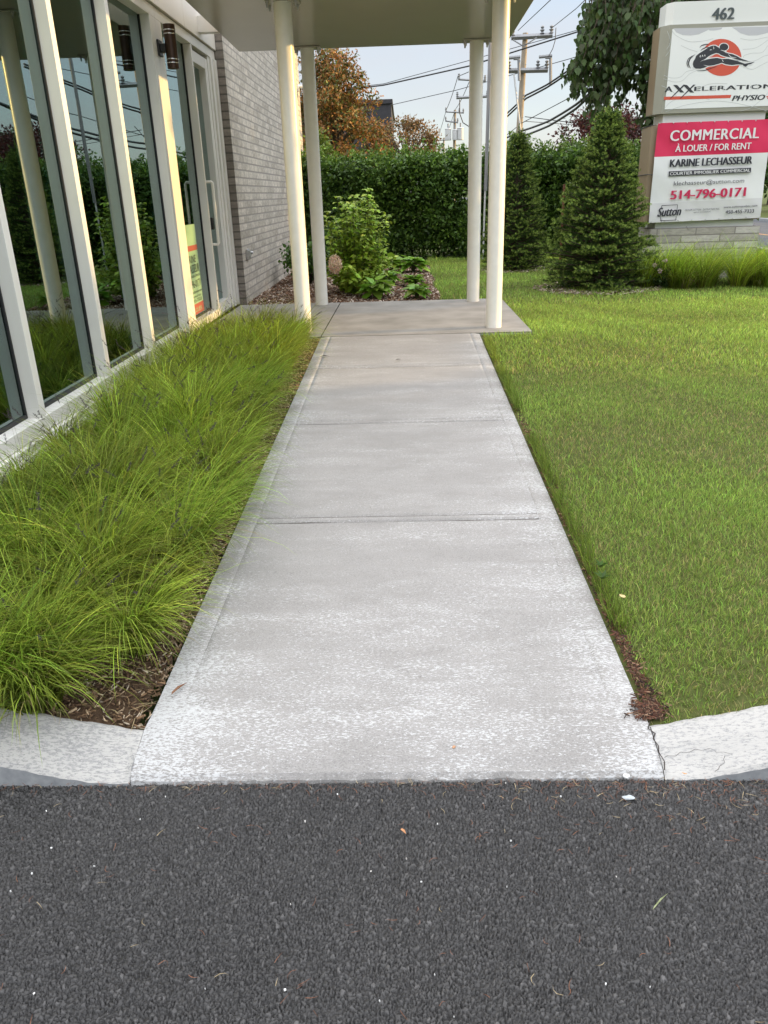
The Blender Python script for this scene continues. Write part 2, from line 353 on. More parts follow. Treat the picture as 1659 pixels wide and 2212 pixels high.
sheet('car_park', np.array([-30., -8, -3, -2.18, 1.98, 3, 8, 30]), np.array([-25., -10, -4, 0, .72, 1.778]), lambda X, Y: X*0-.004, MASPH2, mask=asphm)['kind'] = 'structure'
# path: tooled border lines and joints are real grooves
def grid_lines(a, b, step, marks, w_):
    g = list(np.arange(a, b, step))
    for m_ in marks: g += [m_-w_, m_-w_*.45, m_, m_+w_*.45, m_+w_]
    g += [a, b]; return np.array(sorted(set(np.round([q for q in g if a <= q <= b], 5))))
xm = [PX0+.092, PX1-.092]; ym = [j for j in JO]+[j+.062 for j in JO]+[1.925]
pxs = grid_lines(PX0, PX1, .06, xm, .005); pys = grid_lines(1.835, 7.648, .06, ym, .014)
def pz(X, Y):
    z = zpath(Y)
    for m_ in xm:
        w2 = np.where(Y > 2.1, 1., 0.); z = z-.004*w2*np.clip(1-np.abs(X-m_)/.005, 0, 1)*(.35+.65*(np.sin(Y*9+m_*20) > -.4))
    inner = (X > xm[0]-.001) & (X < xm[1]+.001)
    for k, j in enumerate(ym[:-1]):
        yj = j; dd = .020 if k < 3 else .011
        z = z-np.where(inner, dd, dd*.35)*np.clip(1.25-np.abs(Y-yj)/.011, 0, 1)
    z = np.where(Y < 1.94, np.interp(Y, [1.835, 1.94], [.036, .062]), z)
    e = np.minimum(X-PX0, PX1-X); return z-np.where((e < .004) & (Y > 1.97), .008, 0)
po = sheet('path', pxs, pys, pz, MPATH); po['kind'] = 'structure'
MDIRT = noisy('joint_dirt', (.03, .026, .022), (.06, .05, .042), 60, .95)
for j in JO+[q+.062 for q in JO]:            # dirt lodged in the joints
    thin = 1 if j in JO else .35; n_ = 90; xx = np.linspace(xm[0]+.004, xm[1]-.004, n_); jt = np.cumsum(rng.normal(0, .0008, n_)); jt -= np.linspace(jt[0], jt[-1], n_)
    keep_ = patch_ = np.sin(xx*7+j*5)+np.sin(xx*17+j) ; b = MB()
    for a in range(n_-1):
        w2 = .0038+.0030*max(0, keep_[a]); w2 *= thin*(1.5 if j > 4 else 1.15); y_ = j+jt[a]; yn = j+jt[a+1]
        b.add([(xx[a], y_-w2, zpath(y_)-.006), (xx[a+1], yn-w2, zpath(yn)-.006), (xx[a+1], yn+w2, zpath(yn)-.006), (xx[a], y_+w2, zpath(y_)-.006)], [(0, 1, 2, 3)])
    b.build('path_joint', MDIRT)['kind'] = 'structure'
sk = MB()                                    # side faces and the front lip of the path
for x in (PX0, PX1):
    ys_ = np.linspace(1.80, 7.648, 40)
    for a, b in zip(ys_[:-1], ys_[1:]):
        za, zb = (float(pz(np.array([x]), np.array([q]))[0]) if q > 1.84 else .03 for q in (a, b))
        sk.add([(x, a, -.1), (x, b, -.1), (x, b, zb), (x, a, za)], [(0, 1, 2, 3)] if x > 0 else [(3, 2, 1, 0)])
sk.build('path_edge', MKERBFACE)['kind'] = 'structure'
lx = np.linspace(PX0, PX1, 60); lip = MB(); rr_ = rng.normal(0, .003, 60)
lip_prof = [(1.772, -.05), (1.778, .003), (1.792, .018), (1.835, .036)]
lv = [(x, y+rr_[i]*(k < 2), z) for k, (y, z) in enumerate(lip_prof) for i, x in enumerate(lx)]
lip.add(lv, [(k*60+i, k*60+i+1, (k+1)*60+i+1, (k+1)*60+i) for k in range(3) for i in range(59)]).build('path_lip', MPATH)['kind'] = 'structure'
def kerb(name, sgn, x0, x1):
    xs = np.concatenate([np.linspace(x0, x0+sgn*1.2, 60), np.linspace(x0+sgn*1.3, x1, 20)]); n = len(xs); V = []
    for i, x in enumerate(xs):
        d = abs(x-x0); hb = .062+.085*min(1, d/.45)**1.1; hf = max(.004, min(.105, (d-.10)*.27)); wob = math.sin(x*31)*.002+math.sin(x*87)*.0015
        yb = 1.945+.012*min(1, d/.4); yf = 1.772
        pr = [(yf+.0, -.1), (yf, 0.0+hf*.9-.002), (yf+.010, hf+.004), (yf+.05, hf+(hb-hf)*.30), (yf+.10, hf+(hb-hf)*.72), (yb-.015, hb), (yb, hb-.006+wob), (yb, -.05)]
        if d < .02: pr[2:5] = [(1.792, .018), (1.835, .036), (1.87, .046)]
        V += [(x, a+(wob if k in (1, 2) else 0), b) for k, (a, b) in enumerate(pr)]
    m_ = MB(); k = 8; fs = []; 
    for i in range(n-1):
        for j in range(k-1):
            q = (i*k+j, i*k+j+1, (i+1)*k+j+1, (i+1)*k+j); fs.append(q[::-1] if sgn > 0 else q)
    me = bpy.data.meshes.new(name); me.from_pydata(V, [], fs); me.materials.append(MKERB); me.materials.append(MKERBFACE)
    for q, p in enumerate(me.polygons):
        p.material_index = 1 if q % (k-1) < 1 else 0
    o = bpy.data.objects.new(name, me); C.objects.link(o); o['kind'] = 'structure'; me.update()
    return o
kerb('kerb', -1, PX0, -14); kerb('kerb', 1, PX1+.002, 14)
def crack(name, pts, wd, m):
    b = MB()
    for (p, q) in zip(pts[:-1], pts[1:]):
        p, q = np.array(p), np.array(q); d = q-p; nrm = np.array([-d[1], d[0], 0]); nrm = nrm/(np.linalg.norm(nrm)+1e-9)*wd/2
        b.add([p-nrm, p+nrm, q+nrm, q-nrm], [(0, 1, 2, 3)])
    return b.build(name, m)
def kz(x, y):                           # height of the right kerb's top at (x, y)
    d = x-PX1-.006; hb = .062+.085*min(1, d/.45)**1.1; hf = max(.004, min(.105, (d-.10)*.27))
    return float(np.interp(y, [1.772, 1.782, 1.822, 1.872, 1.93, 1.957], [hf*.9, hf+.004, hf+(hb-hf)*.30, hf+(hb-hf)*.72, hb, hb]))
MCR = mat('crack_dirt', (.03, .024, .02), .9)
crack('kerb_crack', [(x, y, kz(x, y)+.0012) for x, y in ((.73, 1.83), (.745, 1.838), (.77, 1.836), (.785, 1.845), (.81, 1.843), (.83, 1.85), (.845, 1.845), (.872, 1.846), (.885, 1.834), (.905, 1.831), (.925, 1.821))], .0010, MCR)['kind'] = 'structure'
crack('kerb_crack', [(x, y, kz(x, y)+.0012) for x, y in ((.905, 1.822), (.898, 1.812), (.899, 1.803), (.882, 1.797), (.878, 1.790), (.866, 1.786))], .0012, MCR)['kind'] = 'structure'
# landing: two slabs with an open joint
def land(x0, x1):
    xs = grid_lines(x0, x1, .15, [], .01); ys = grid_lines(7.66, 10.25, .15, [7.75], .008)
    return sheet('landing', xs, ys, lambda X, Y: .30-.004*np.clip(1-np.abs(Y-7.75)/.008, 0, 1)+X*0, MLAND)
land(-2.14, -.840)['kind'] = 'structure'; land(-.830, 1.235)['kind'] = 'structure'
lb = MB().box(-2.14, 1.232, 7.662, 10.248, .10, .293); lb.f = lb.f[:1]+lb.f[2:]; lb.build('landing_edge', MKERBFACE)['kind'] = 'structure'
MB().box(-.84, -.83, 7.66, 10.25, .27, .2875).build('landing_joint', mat('joint_dirt', (.02, .017, .014), .9))['kind'] = 'structure'
# beds and lawn
sheet('mulch_bed', np.arange(-2.2, -.8, .07), np.arange(1.95, 7.68, .07), lambda X, Y: np.minimum(zground(X, Y), zpath(Y)+.06)-.012+.008*np.sin(X*23)*np.cos(Y*19), MMULCH)['kind'] = 'structure'
def bedm(x, y): return x < .44+.03*np.sin(y*3)
sheet('mulch_bed', np.arange(-2.15, .6, .08), np.arange(10.2, 16.5, .08), lambda X, Y: .284+.008*np.sin(X*17)*np.cos(Y*13), MMULCH, mask=bedm)['kind'] = 'structure'
def lawnz(X, Y): return np.where(Y < 7.66, zground(X, Y)-.012, .285)+.006*np.sin(X*3.1)*np.cos(Y*2.3)
sheet('lawn', np.arange(.72, 7.4, .1), np.arange(1.93, 60, .1), lawnz, MLAWN, mask=lambda x, y: ~((x < 1.23) & (y > 7.66) & (y < 10.25)) & ~((x < .42) & (y < 16.5)))['kind'] = 'structure'
sheet('lawn', np.arange(-3, .8, .1), np.arange(10.2, 30, .2), lambda X, Y: X*0+.272, MLAWN, mask=lambda x, y: ~((x < -2.1) & (y < 18)))['kind'] = 'structure'
MB().add([(7.3, -40, .262), (13.2, -40, .262), (13.2, 400, .262), (7.3, 400, .262)], [(0, 1, 2, 3)]).build('street', MROAD)['kind'] = 'structure'
MB().add([(9.72, 4, .268), (9.84, 4, .268), (9.84, 300, .268), (9.72, 300, .268)], [(0, 1, 2, 3)]).build('street_line', noisy('orange_road_paint', (.45, .20, .05), (.35, .18, .07), 20))['kind'] = 'structure'
for x in (7.15, 13.2): MB().box(x, x+.15, -40, 300, .1, .36, .02).build('street_kerb', MKERBFACE)['kind'] = 'structure'
# ------------------------------------------------------------ BUILDING
XF, XG, XB, YB = -2.20, -2.29, -2.09, 10.43       # frame front, glass, brick face, brick corner
bld = empty('office_building', (-6, 8, 0), 'low office building with a white framed glass front and pale grey brick end wall', 'building')
def bpart(name, m_, *boxes, b=.003, parent=bld):
    k = MB()
    for q in boxes: k.box(*q, b)
    return k.build(name, m_, parent)
MULL = [2.195, 3.325, 4.455, 5.595, 6.715]
for y in MULL: bpart('mullion', MFRAME, (-2.40, XF, y, y+.072, .395, 3.10))
bpart('corner_post', MFRAME, (-2.40, XF+.002, 7.855, 8.025, .395, 3.10), (-2.40, XF, 8.032, 8.22, .30, 3.10))
bpart('bottom_rail', MFRAME, (-2.40, XF+.004, 2.15, 8.02, .305, .395))
bpart('head_rail', MFRAME, (-2.40, XF+.003, 2.15, 8.026, 3.10, 3.19), (-2.40, XF+.001, 8.034, 10.428, 3.10, 3.19))
bpart('sill_flashing', MFRAME, (-2.40, XF+.035, 2.15, 7.65, .262, .30), (-2.40, XF+.06, 2.15, 7.65, .225, .258))
bpart('foundation', MKERBFACE, (-2.42, XF+.01, 2.15, 7.655, -.1, .222))
MJ = mat('panel_joint', (.18, .17, .15), .7)
bpart('panel_backing', MJ, (-2.5, -2.225, 2.12, 10.42, 3.195, 4.78), b=0)
py = [2.12, 3.36, 4.49, 5.63, 6.75, 7.93, 9.02, 10.425]
for a, b_ in zip(py[:-1], py[1:]):
    bpart('fascia_panel', MPANEL, (-2.22, -2.175, a+.004, b_-.004, 3.20, 3.69)); bpart('fascia_panel', MPANEL, (-2.22, -2.175, a+.004, b_-.004, 3.70, 4.78))
gl = [2.195]+MULL[1:]+[7.855]
def pane(y0, y1, z0, z1, x=XG):
    p = MB().box(x-.006, x, y0, y1, z0, z1).build('window_pane', MGLASS, bld)
    MB().box(x-.012, x+.010, y0, y1, z0-.001, z0+.022).box(x-.012, x+.010, y1-.014, y1, z0+.022, z1).build('gasket', MSEAL, p); return p
for a, b_ in zip(MULL, MULL[1:]+[7.855]): pane(a+.074, b_-.002, .397, 3.098)
pane(8.222, 9.283, .385, 3.098)
bpart('sidelight_rail', MFRAME, (-2.40, XF, 8.222, 9.285, .30, .383))
bpart('mullion', MFRAME, (-2.40, XF, 9.285, 9.332, .30, 3.098))
dr = MB().box(-2.35, -2.215, 9.338, 9.395, .31, 3.06, .003).box(-2.35, -2.216, 9.94, 10.06, .31, 3.06, .003).box(-2.35, -2.217, 9.395, 9.94, .31, .435, .003).box(-2.35, -2.217, 9.395, 9.94, 2.95, 3.06, .003).build('door', MFRAME, bld)
pd = MB().box(XG-.006, XG, 9.397, 9.938, .437, 2.948).build('glass', MGLASS, dr)
MB().tube([(-2.215, 9.36, 1.765), (-2.150, 9.36, 1.765), (-2.135, 9.36, 1.75), (-2.135, 9.36, 1.115), (-2.150, 9.36, 1.10), (-2.215, 9.36, 1.10)], .0145, 12).build('handle', MCOL, dr, True)
MB().box(-2.26, -2.19, 9.40, 9.47, 1.26, 1.39, .004).build('lock', MBLACK, dr)
bpart('door_jamb', MFRAME, (-2.40, XF-.008, 10.066, 10.16, .30, 3.098), (-2.40, XF+.012, 10.164, 10.25, .30, 3.098), (-2.40, XF-.012, 10.254, 10.33, .30, 3.098), (-2.40, XF+.02, 10.334, 10.425, .30, 3.098))
MB().box(-2.5, XF-.01, 9.333, 10.42, .29, .308).build('threshold', MSTEEL, bld)
# brick wall: face plus the darker return brick at the corner
bw = MB().box(-2.6, XB, YB+.012, 17.9, .18, 4.78); bw.build('brick_wall', MBRICK, bld)
MB().box(-2.6, XB-.002, YB, YB+.011, .18, 4.78).build('brick_return', MBRICKD, bld)
MB().box(-2.085, -2.082, 15.2, 15.212, .3, 4.78).build('control_joint', MJ, bld)
MB().box(-14, -2.6, 17.7, 17.9, .1, 4.78).box(-14, -13.8, 2.2, 17.7, .1, 4.78).box(-13.8, -2.42, 2.0, 2.2, .1, 4.78).build('outer_wall', MBRICK, bld)
MB().box(-14.1, -2.05, 1.9, 18.0, 4.78, 4.92, .01).build('roof', MPANEL, bld)
MB().box(-13.8, -2.42, 2.2, 17.7, .2, .29).build('interior_floor', MDARK, bld)
MB().box(-7.2, -7.1, 2.2, 17.7, .29, 4.7).box(-7.1, -2.6, 12.0, 12.1, .29, 4.7).box(-7.1, -2.55, 2.2, 12.0, 3.3, 3.35).build('interior_wall', MINT, bld)
# sign posted inside the sidelight
YEL = mat('poster_paper', (.24, .40, .25), .6); INK = mat('poster_ink', (.02, .02, .025), .6); RED = mat('poster_red', (.30, .075, .05), .6)
def text_mesh(s, bold=0., shear=0., space=1.0):
    cu = bpy.data.curves.new('t', 'FONT'); cu.body = s; cu.size = 1; cu.offset = bold; cu.shear = shear; cu.space_character = space; cu.resolution_u = 3
    o = bpy.data.objects.new('t', cu); C.objects.link(o); dg = bpy.context.evaluated_depsgraph_get(); dg.update()
    me = bpy.data.meshes.new_from_object(o.evaluated_get(dg)); bpy.data.objects.remove(o)
    v = np.zeros(len(me.vertices)*3); me.vertices.foreach_get('co', v); v = v.reshape(-1, 3); f = [tuple(p.vertices) for p in me.polygons]
    bpy.data.meshes.remove(me); v[:, :2] -= v[:, :2].min(0); v[:, :2] /= v[:, :2].max(0); return v, f
def text(s, plane, a0, a1, z0, z1, d, m_, parent, name='lettering', tilt=0., pivot=(0, 0), bold=0., **kw):
    """flat letters fitted to a0..a1 x z0..z1 on the wall plane: 'y' faces -Y, 'x' faces +X; bold strokes are copies stacked .2 mm apart"""
    v, f = text_mesh(s, **kw); b = MB(); e = bold*(z1-z0)*2.1
    for k, sh in enumerate((0,) if bold == 0 else (-1, -.33, .33, 1)):
        A = a0+e+sh*e+v[:, 0]*(a1-a0-2*e); Z = z0+v[:, 1]*(z1-z0)
        if tilt:
            c, s_ = math.cos(tilt), math.sin(tilt); dA, dZ = A-pivot[0], Z-pivot[1]; A, Z = pivot[0]+dA*c-dZ*s_, pivot[1]+dA*s_+dZ*c
        dd = d-k*.0002 if plane == 'y' else d+k*.0002
        b.add(np.stack([A, A*0+dd, Z], 1) if plane == 'y' else np.stack([A*0+dd, A, Z], 1), f)
    return b.build(name, m_, parent)
ps = empty('window_poster', (-2.285, 8.6, .42), 'pale green rental poster with black lettering in the glass beside the door', 'poster')
px = -2.2865
MB().box(px-.002, px, 8.24, 8.94, .42, 1.34).build('paper', YEL, ps)
MB().box(px+.0005, px+.0015, 8.24, 8.94, 1.075, 1.13).build('band', RED, ps); MB().box(px+.0005, px+.0015, 8.24, 8.94, .42, .53).build('band', RED, ps)
for s_, a0, a1, z0, z1, mm in (('KARINE', 8.36, 8.82, .955, 1.03, INK), ('LECHASSEUR', 8.26, 8.92, .85, .935, INK), ('COURTIER IMMOBILIER COMMERCIAL', 8.27, 8.92, .805, .828, INK), ('514-796-0171', 8.27, 8.91, .695, .775, INK),
        ('klechasseur@sutton.com', 8.30, 8.92, .635, .668, INK), ('GROUPE SUTTON', 8.45, 8.85, .595, .612, INK), ('450-455-7333', 8.3, 8.88, .545, .58, INK), ('À LOUER', 8.40, 8.85, .445, .50, YEL)):
    text(s_, 'x', a0, a1, z0, z1, px+.002, mm, ps)
# wall lamp
wl = empty('wall_lamp', (XF, 8.04, 2.87), 'brown cylinder up and down lamp on the white post beside the door', 'lamp')
lx_, ly_ = -2.085, 8.05
MB().lathe(lx_, ly_, [(.044, 2.70), (.0525, 2.70), (.0525, 3.05), (.044, 3.05), (.042, 3.03)], 28).build('body', MBRONZE, wl, True)
for z in (2.745, 2.775, 2.975, 3.005): MB().lathe(lx_, ly_, [(.0535, z-.004), (.0545, z), (.0535, z+.004)], 28).build('ring', MCHROME, wl, True)
MB().box(XF+.002, XF+.022, 7.99, 8.10, 2.80, 2.93, .004).box(XF+.022, lx_-.045, 8.015, 8.075, 2.83, 2.90, .004).build('bracket', MBLACK, wl)
# camera on the far corner, outlet box on the brick
cc = empty('security_camera', (-2.05, 17.6, 3.6), 'small white security camera high on the far end of the brick wall', 'camera')
MB().box(XB, XB+.03, 17.5, 17.66, 3.55, 3.67, .005).tube([(XB+.03, 17.58, 3.63), (XB+.16, 17.56, 3.63), (XB+.2, 17.54, 3.58)], .03, 10).build('bracket', MCOL, cc, True)
MB().ball((XB+.21, 17.5, 3.52), (.07, .09, .065), 14, 10).build('housing', MCOL, cc, True); MB().ball((XB+.23, 17.42, 3.50), .035, 10, 8).build('lens', MBLACK, cc, True)
ob = empty('outlet_box', (XB, 10.75, .88), 'grey metal outdoor outlet box low on the brick wall', 'outlet')
MB().box(XB, XB+.035, 10.66, 10.80, .83, .96, .008).build('box', MSTEEL, ob)
MB().box(XB+.035, XB+.06, 10.67, 10.73, .845, .945, .008).build('cover', MSTEEL, ob); MB().tube([(XB+.035, 10.77, .92), (XB+.075, 10.77, .905)], .018, 10).build('cap', MSTEEL, ob, True)
# ------------------------------------------------------------ CANOPY
cn = empty('entrance_canopy', (-.3, 9, .3), 'flat entrance canopy on four round white columns over the landing', 'canopy')
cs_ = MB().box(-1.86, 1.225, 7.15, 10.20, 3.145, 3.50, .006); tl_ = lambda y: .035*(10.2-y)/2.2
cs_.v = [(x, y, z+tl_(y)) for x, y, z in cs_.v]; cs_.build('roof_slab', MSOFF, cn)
MB().box(-1.875, 1.24, 7.0, 10.215, 3.43, 3.56, .006).build('edge_trim', MPANEL, cn)
MB().box(-2.23, -1.86, 7.6, 7.72, 3.25, 3.40).build('bracket', MFRAME, cn); MB().box(-2.23, -1.86, 9.6, 9.72, 3.25, 3.40).build('bracket', MFRAME, cn)
for i, (x, y) in enumerate(((-1.035, 7.97), (.893, 7.985), (-1.062, 10.09), (.856, 10.03))):
    co = MB().lathe(x, y, [(.0785, .30), (.0785, 3.132+tl_(y))], 48).build('column', MCOL, cn, True)
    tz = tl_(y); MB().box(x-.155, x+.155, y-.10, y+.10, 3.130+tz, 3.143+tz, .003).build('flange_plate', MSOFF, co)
    for sx in (-1, 1):
        for sy in (-1, 1):
            MB().lathe(x+sx*.125, y+sy*.075, [(.016, 3.130+tz), (.016, 3.112+tz), (.010, 3.112+tz), (.010, 3.085+tz), (.007, 3.08+tz)][::-1], 8).build('bolt', MSTEEL, co, True)
# ------------------------------------------------------------ PYLON SIGN
YS = 12.0
sg = empty('pylon_sign', (4.36, 12.3, .28), 'tall white cabinet sign numbered 462 on a grey stone base', 'sign')
WHT = noisy('sign_white', (.64, .66, .62), (.68, .70, .66), .9, .4, .01); TAN = noisy('sign_side_metal', (.23, .175, .11), (.29, .225, .145), 1.2, .4, .02)
TRIM = noisy('sign_frame', (.27, .27, .215), (.31, .31, .25), 2, .4, .02); BLK = mat('sign_black', (.028, .03, .034), .5); ORG = mat('sign_red', (.56, .085, .045), .5)
GR = mat('sign_grey_line', (.47, .49, .47), .5); GRL = mat('sign_grey_patch', (.47, .48, .49), .5); WH2 = mat('sign_pure_white', (.72, .74, .71), .5); DKN = mat('sign_number', (.06, .075, .075), .45)
MB().box(3.585, 5.15, YS, YS+.62, .1, 1.0, .004).build('stone_base', MSTONE, sg)
MB().box(3.66, 5.07, YS+.06, YS+.56, 1.0, 1.09, .004).build('plinth', WHT, sg)
MB().box(3.47, 5.13, YS+.03, YS+.50, 1.09, 2.36, .006).build('lower_cabinet', TAN, sg)
MB().box(3.62, 5.02, YS+.05, YS+.48, 2.36, 2.49).build('neck', WHT, sg)
def prism(name, prof, z0, z1, m_, par):
    n = len(prof); b = MB().add([(x, y, z0) for x, y in prof]+[(x, y, z1) for x, y in prof], [tuple(range(n))[::-1], tuple(range(n, 2*n))]+[(i, (i+1) % n, n+(i+1) % n, n+i) for i in range(n)])
    return b.build(name, m_, par)
prism('upper_cabinet', [(3.49, YS+.12), (3.58, YS), (5.16, YS), (5.25, YS+.12), (5.25, YS+.45), (3.49, YS+.45)], 2.492, 3.545, TRIM, sg)
MB().box(3.487, 3.489, YS+.125, YS+.44, 2.50, 3.54).build('side_panel', TAN, sg)
MB().box(3.615, 5.125, YS-.004, YS, 2.545, 3.495).build('sign_face', WH2, sg)
prism('number_cabinet', [(3.55, YS+.14), (3.62, YS+.04), (5.12, YS+.04), (5.19, YS+.14), (5.19, YS+.42), (3.55, YS+.42)], 3.547, 3.81, WHT, sg)
def S8(x, y, Y=YS): p = at(1382.4+x*.1667, y*.1667, Y); return p[0], p[2]
def S4(x, y, Y=YS): p = at(1244.2+x*.25, y*.25, Y); return p[0], p[2]
def tx8(s, x0, y0, x1, y1, d, m_, par, **kw):     # corner pixels surveyed on the sign plane: left/bottom, right/top
    (a0, z0), (a1, z1) = S8(x0, y0), S8(x1, y1); return text(s, 'y', a0, a1, z0, z1, d, m_, par, **kw)
for dx, dd, m_ in ((.010, .012, GR), (0, .004, DKN)):
    (a0, z0), (a1, z1) = S8(935, 252), S8(1250, 88)
    text('462', 'y', a0+dx, a1+dx, z0-dx*.5, z1-dx*.5, YS+.036-(.012-dd), m_, sg, 'number', bold=.028) if dd == .004 else None
def poly(name, pts, d, m_, par, S=S8):
    b = MB(); q = [S(*p) for p in pts]; b.add([(x, d, z) for x, z in q], [tuple(range(len(q)))]); o = b.build(name, m_, par)
    bm = bmesh.new(); bm.from_mesh(o.data); bmesh.ops.triangulate(bm, faces=bm.faces[:], ngon_method='EAR_CLIP')
    for f in bm.faces: f.normal_update()
    bm.to_mesh(o.data); bm.free(); return o
def stroke(pts, w0, d, m_, par, S=S8, name='line', tapered=False, b=None):
    q = np.array([S(*p) for p in pts]); t = np.linspace(0, len(q)-1, 30); i = np.clip(t.astype(int), 0, len(q)-2); u = (t-i)[:, None]
    p0, p1, p2, p3 = q[np.clip(i-1, 0, None)], q[i], q[i+1], q[np.clip(i+2, None, len(q)-1)]
    c = .5*(2*p1+(p2-p0)*u+(2*p0-5*p1+4*p2-p3)*u**2+(3*p1-p0-3*p2+p3)*u**3); g = np.gradient(c, axis=0); nn = np.stack([-g[:, 1], g[:, 0]], 1); nn /= np.linalg.norm(nn, axis=1)[:, None]+1e-9
    ww = w0*np.sin(np.linspace(.08, 3.06, 30))[:, None] if tapered else w0*np.ones((30, 1)); A, B = c+nn*ww/2, c-nn*ww/2
    own = b is None; b = b or MB(); b.add([(x, d, z) for x, z in A]+[(x, d, z) for x, z in B], [(k, k+1, 31+k, 30+k) for k in range(29)])
    return b.build(name, m_, par) if own else b
F0 = YS-.0045
# contour-line print on the face
cl = MB()
for pts in ([(345, 640), (390, 560), (380, 480), (350, 400)], [(330, 730), (385, 650), (380, 560)], [(310, 975), (400, 1010), (520, 1000), (600, 930), (700, 905)], [(305, 1020), (430, 1060), (540, 1050), (640, 960), (720, 920)],
            [(410, 400), (480, 470), (640, 540), (830, 530), (950, 500)], [(530, 590), (640, 640), (740, 670)], [(1340, 750), (1350, 720), (1450, 690), (1580, 680), (1655, 590)], [(1330, 640), (1500, 620), (1655, 520)], [(1340, 860), (1450, 900), (1560, 850), (1655, 800)],
            [(1300, 500), (1450, 520), (1655, 480)], [(1340, 790), (1480, 790), (1600, 730), (1660, 715)], [(320, 1400), (420, 1310), (640, 1240), (900, 1290)], [(330, 1450), (600, 1360), (1000, 1310), (1400, 1370), (1640, 1440)], [(280, 1110), (400, 1170), (470, 1240)], [(700, 1180), (900, 1090), (1130, 1085)], [(1300, 1440), (1450, 1390), (1600, 1260), (1655, 1200)]):
    stroke(pts, .0045, F0-.0005, GR, sg, b=cl)
cl.build('contour_lines', GR, sg)
poly('grey_patch', [(430, 368), (470, 420), (550, 455), (650, 460), (760, 445), (850, 405), (890, 385), (900, 395), (960, 395), (1050, 380), (1070, 358)], F0-.0004, GRL, sg)
poly('grey_patch', [(1190, 355), (1240, 385), (1300, 430), (1400, 460), (1520, 458), (1620, 435), (1700, 410), (1700, 342)], F0-.0004, GRL, sg)
cc_ = [(1055+258*math.cos(2*math.pi*k/64), 745+240*math.sin(2*math.pi*k/64)) for k in range(64)]
poly('red_disc', cc_, F0-.001, ORG, sg)
BODY = [(690, 870), (682, 830), (690, 795), (712, 760), (725, 725), (760, 695), (800, 670), (835, 648), (870, 625), (905, 603), (940, 592), (975, 592), (1010, 612), (1050, 640), (1090, 660), (1130, 690), (1200, 705), (1250, 725), (1310, 760), (1370, 782), (1425, 800), (1360, 795), (1290, 782), (1180, 748), (1110, 735), (1050, 715), (1020, 695), (985, 688), (950, 700), (915, 715), (880, 735), (845, 765), (830, 785),
        (870, 770), (930, 757), (1000, 750), (1060, 765), (1140, 762), (1200, 775), (1260, 790), (1310, 810), (1355, 825), (1420, 815), (1485, 800), (1440, 828), (1400, 840), (1370, 866), (1340, 858), (1330, 840), (1270, 835), (1190, 845), (1110, 835), (1060, 815), (1010, 830), (950, 848), (880, 858), (830, 880), (780, 892), (720, 890)]
def grow(pts, k):
    p = np.array(pts, float); t = np.roll(p, -1, 0)-np.roll(p, 1, 0); nn = np.stack([t[:, 1], -t[:, 0]], 1); nn /= np.linalg.norm(nn, axis=1)[:, None]+1e-9
    return [tuple(q) for q in p+nn*k]
poly('figure_outline', grow(BODY, 11), F0-.002, WH2, sg); poly('figure', BODY, F0-.003, BLK, sg)
hd = [(1086+56*math.cos(2*math.pi*k/28), 610+46*math.sin(2*math.pi*k/28)) for k in range(28)]
poly('head_outline', grow(hd[::-1], 9) if False else [(1086+66*math.cos(2*math.pi*k/28), 610+55*math.sin(2*math.pi*k/28)) for k in range(28)], F0-.0022, WH2, sg); poly('head', hd, F0-.0032, BLK, sg)
sw = MB()
for pts, w0 in (([(770, 620), (800, 590), (860, 575), (890, 575)], .012), ([(780, 665), (810, 635), (860, 615), (900, 612)], .012), ([(715, 705), (650, 760), (628, 830), (655, 888)], .016), ([(690, 715), (625, 765), (608, 830), (630, 880)], .012), ([(725, 915), (820, 915), (920, 885), (1000, 858)], .010)):
    stroke(pts, w0, F0-.0034, BLK, sg, tapered=True, b=sw)
sw.build('motion_lines', BLK, sg)
hi = MB()
for pts in ([(780, 800), (840, 770), (900, 745), (960, 712)], [(820, 842), (880, 858), (960, 850), (1030, 825)], [(900, 655), (915, 645), (930, 650)], [(1040, 650), (1080, 660), (1120, 690)], [(945, 600), (955, 625), (945, 640)], [(1060, 770), (1070, 790), (1080, 800)], [(1140, 700), (1180, 740), (1250, 745)], [(770, 745), (780, 720), (785, 750)], [(800, 740), (808, 716), (815, 742)], [(830, 735), (838, 712), (845, 735)]):
    stroke(pts, .007, F0-.0038, WH2, sg, tapered=True, b=hi)
hi.build('highlights', WH2, sg)
poly('red_bar', [(308, 1296), (310, 1254), (1183, 1229), (1170, 1271)], F0-.001, ORG, sg)
tx8('A', 318, 1192, 425, 1120, F0-.002, BLK, sg, bold=.035)
xx = MB()
for ox in (0, 128):
    for pts in ([(428+ox, 1102), (480+ox, 1102), (572+ox, 1200), (520+ox, 1198)], [(560+ox, 1098), (590+ox, 1098), (400+ox, 1275), (383+ox, 1280)]):
        q = [S8(*p) for p in pts]; xx.add([(x, F0-.0022-(.0004 if pts[0][0] > 500+ox else 0), z) for x, z in q], [(0, 1, 2, 3)])
xx.build('lettering', BLK, sg)
tx8('ELERATION', 698, 1180, 1730, 1088, F0-.002, BLK, sg, bold=.05, space=1.08)
for x in (735, 830, 960, 1080, 1245, 1440, 1520): stroke([(x, 1180), (x, 1085)], .006, F0-.0032, WH2, sg, name='stencil_gap')
tx8('PHYSIO', 1185, 1308, 1625, 1225, F0-.002, BLK, sg, bold=.035, shear=.25); tx8('+', 1628, 1282, 1700, 1222, F0-.002, ORG, sg, bold=.05, shear=.2)
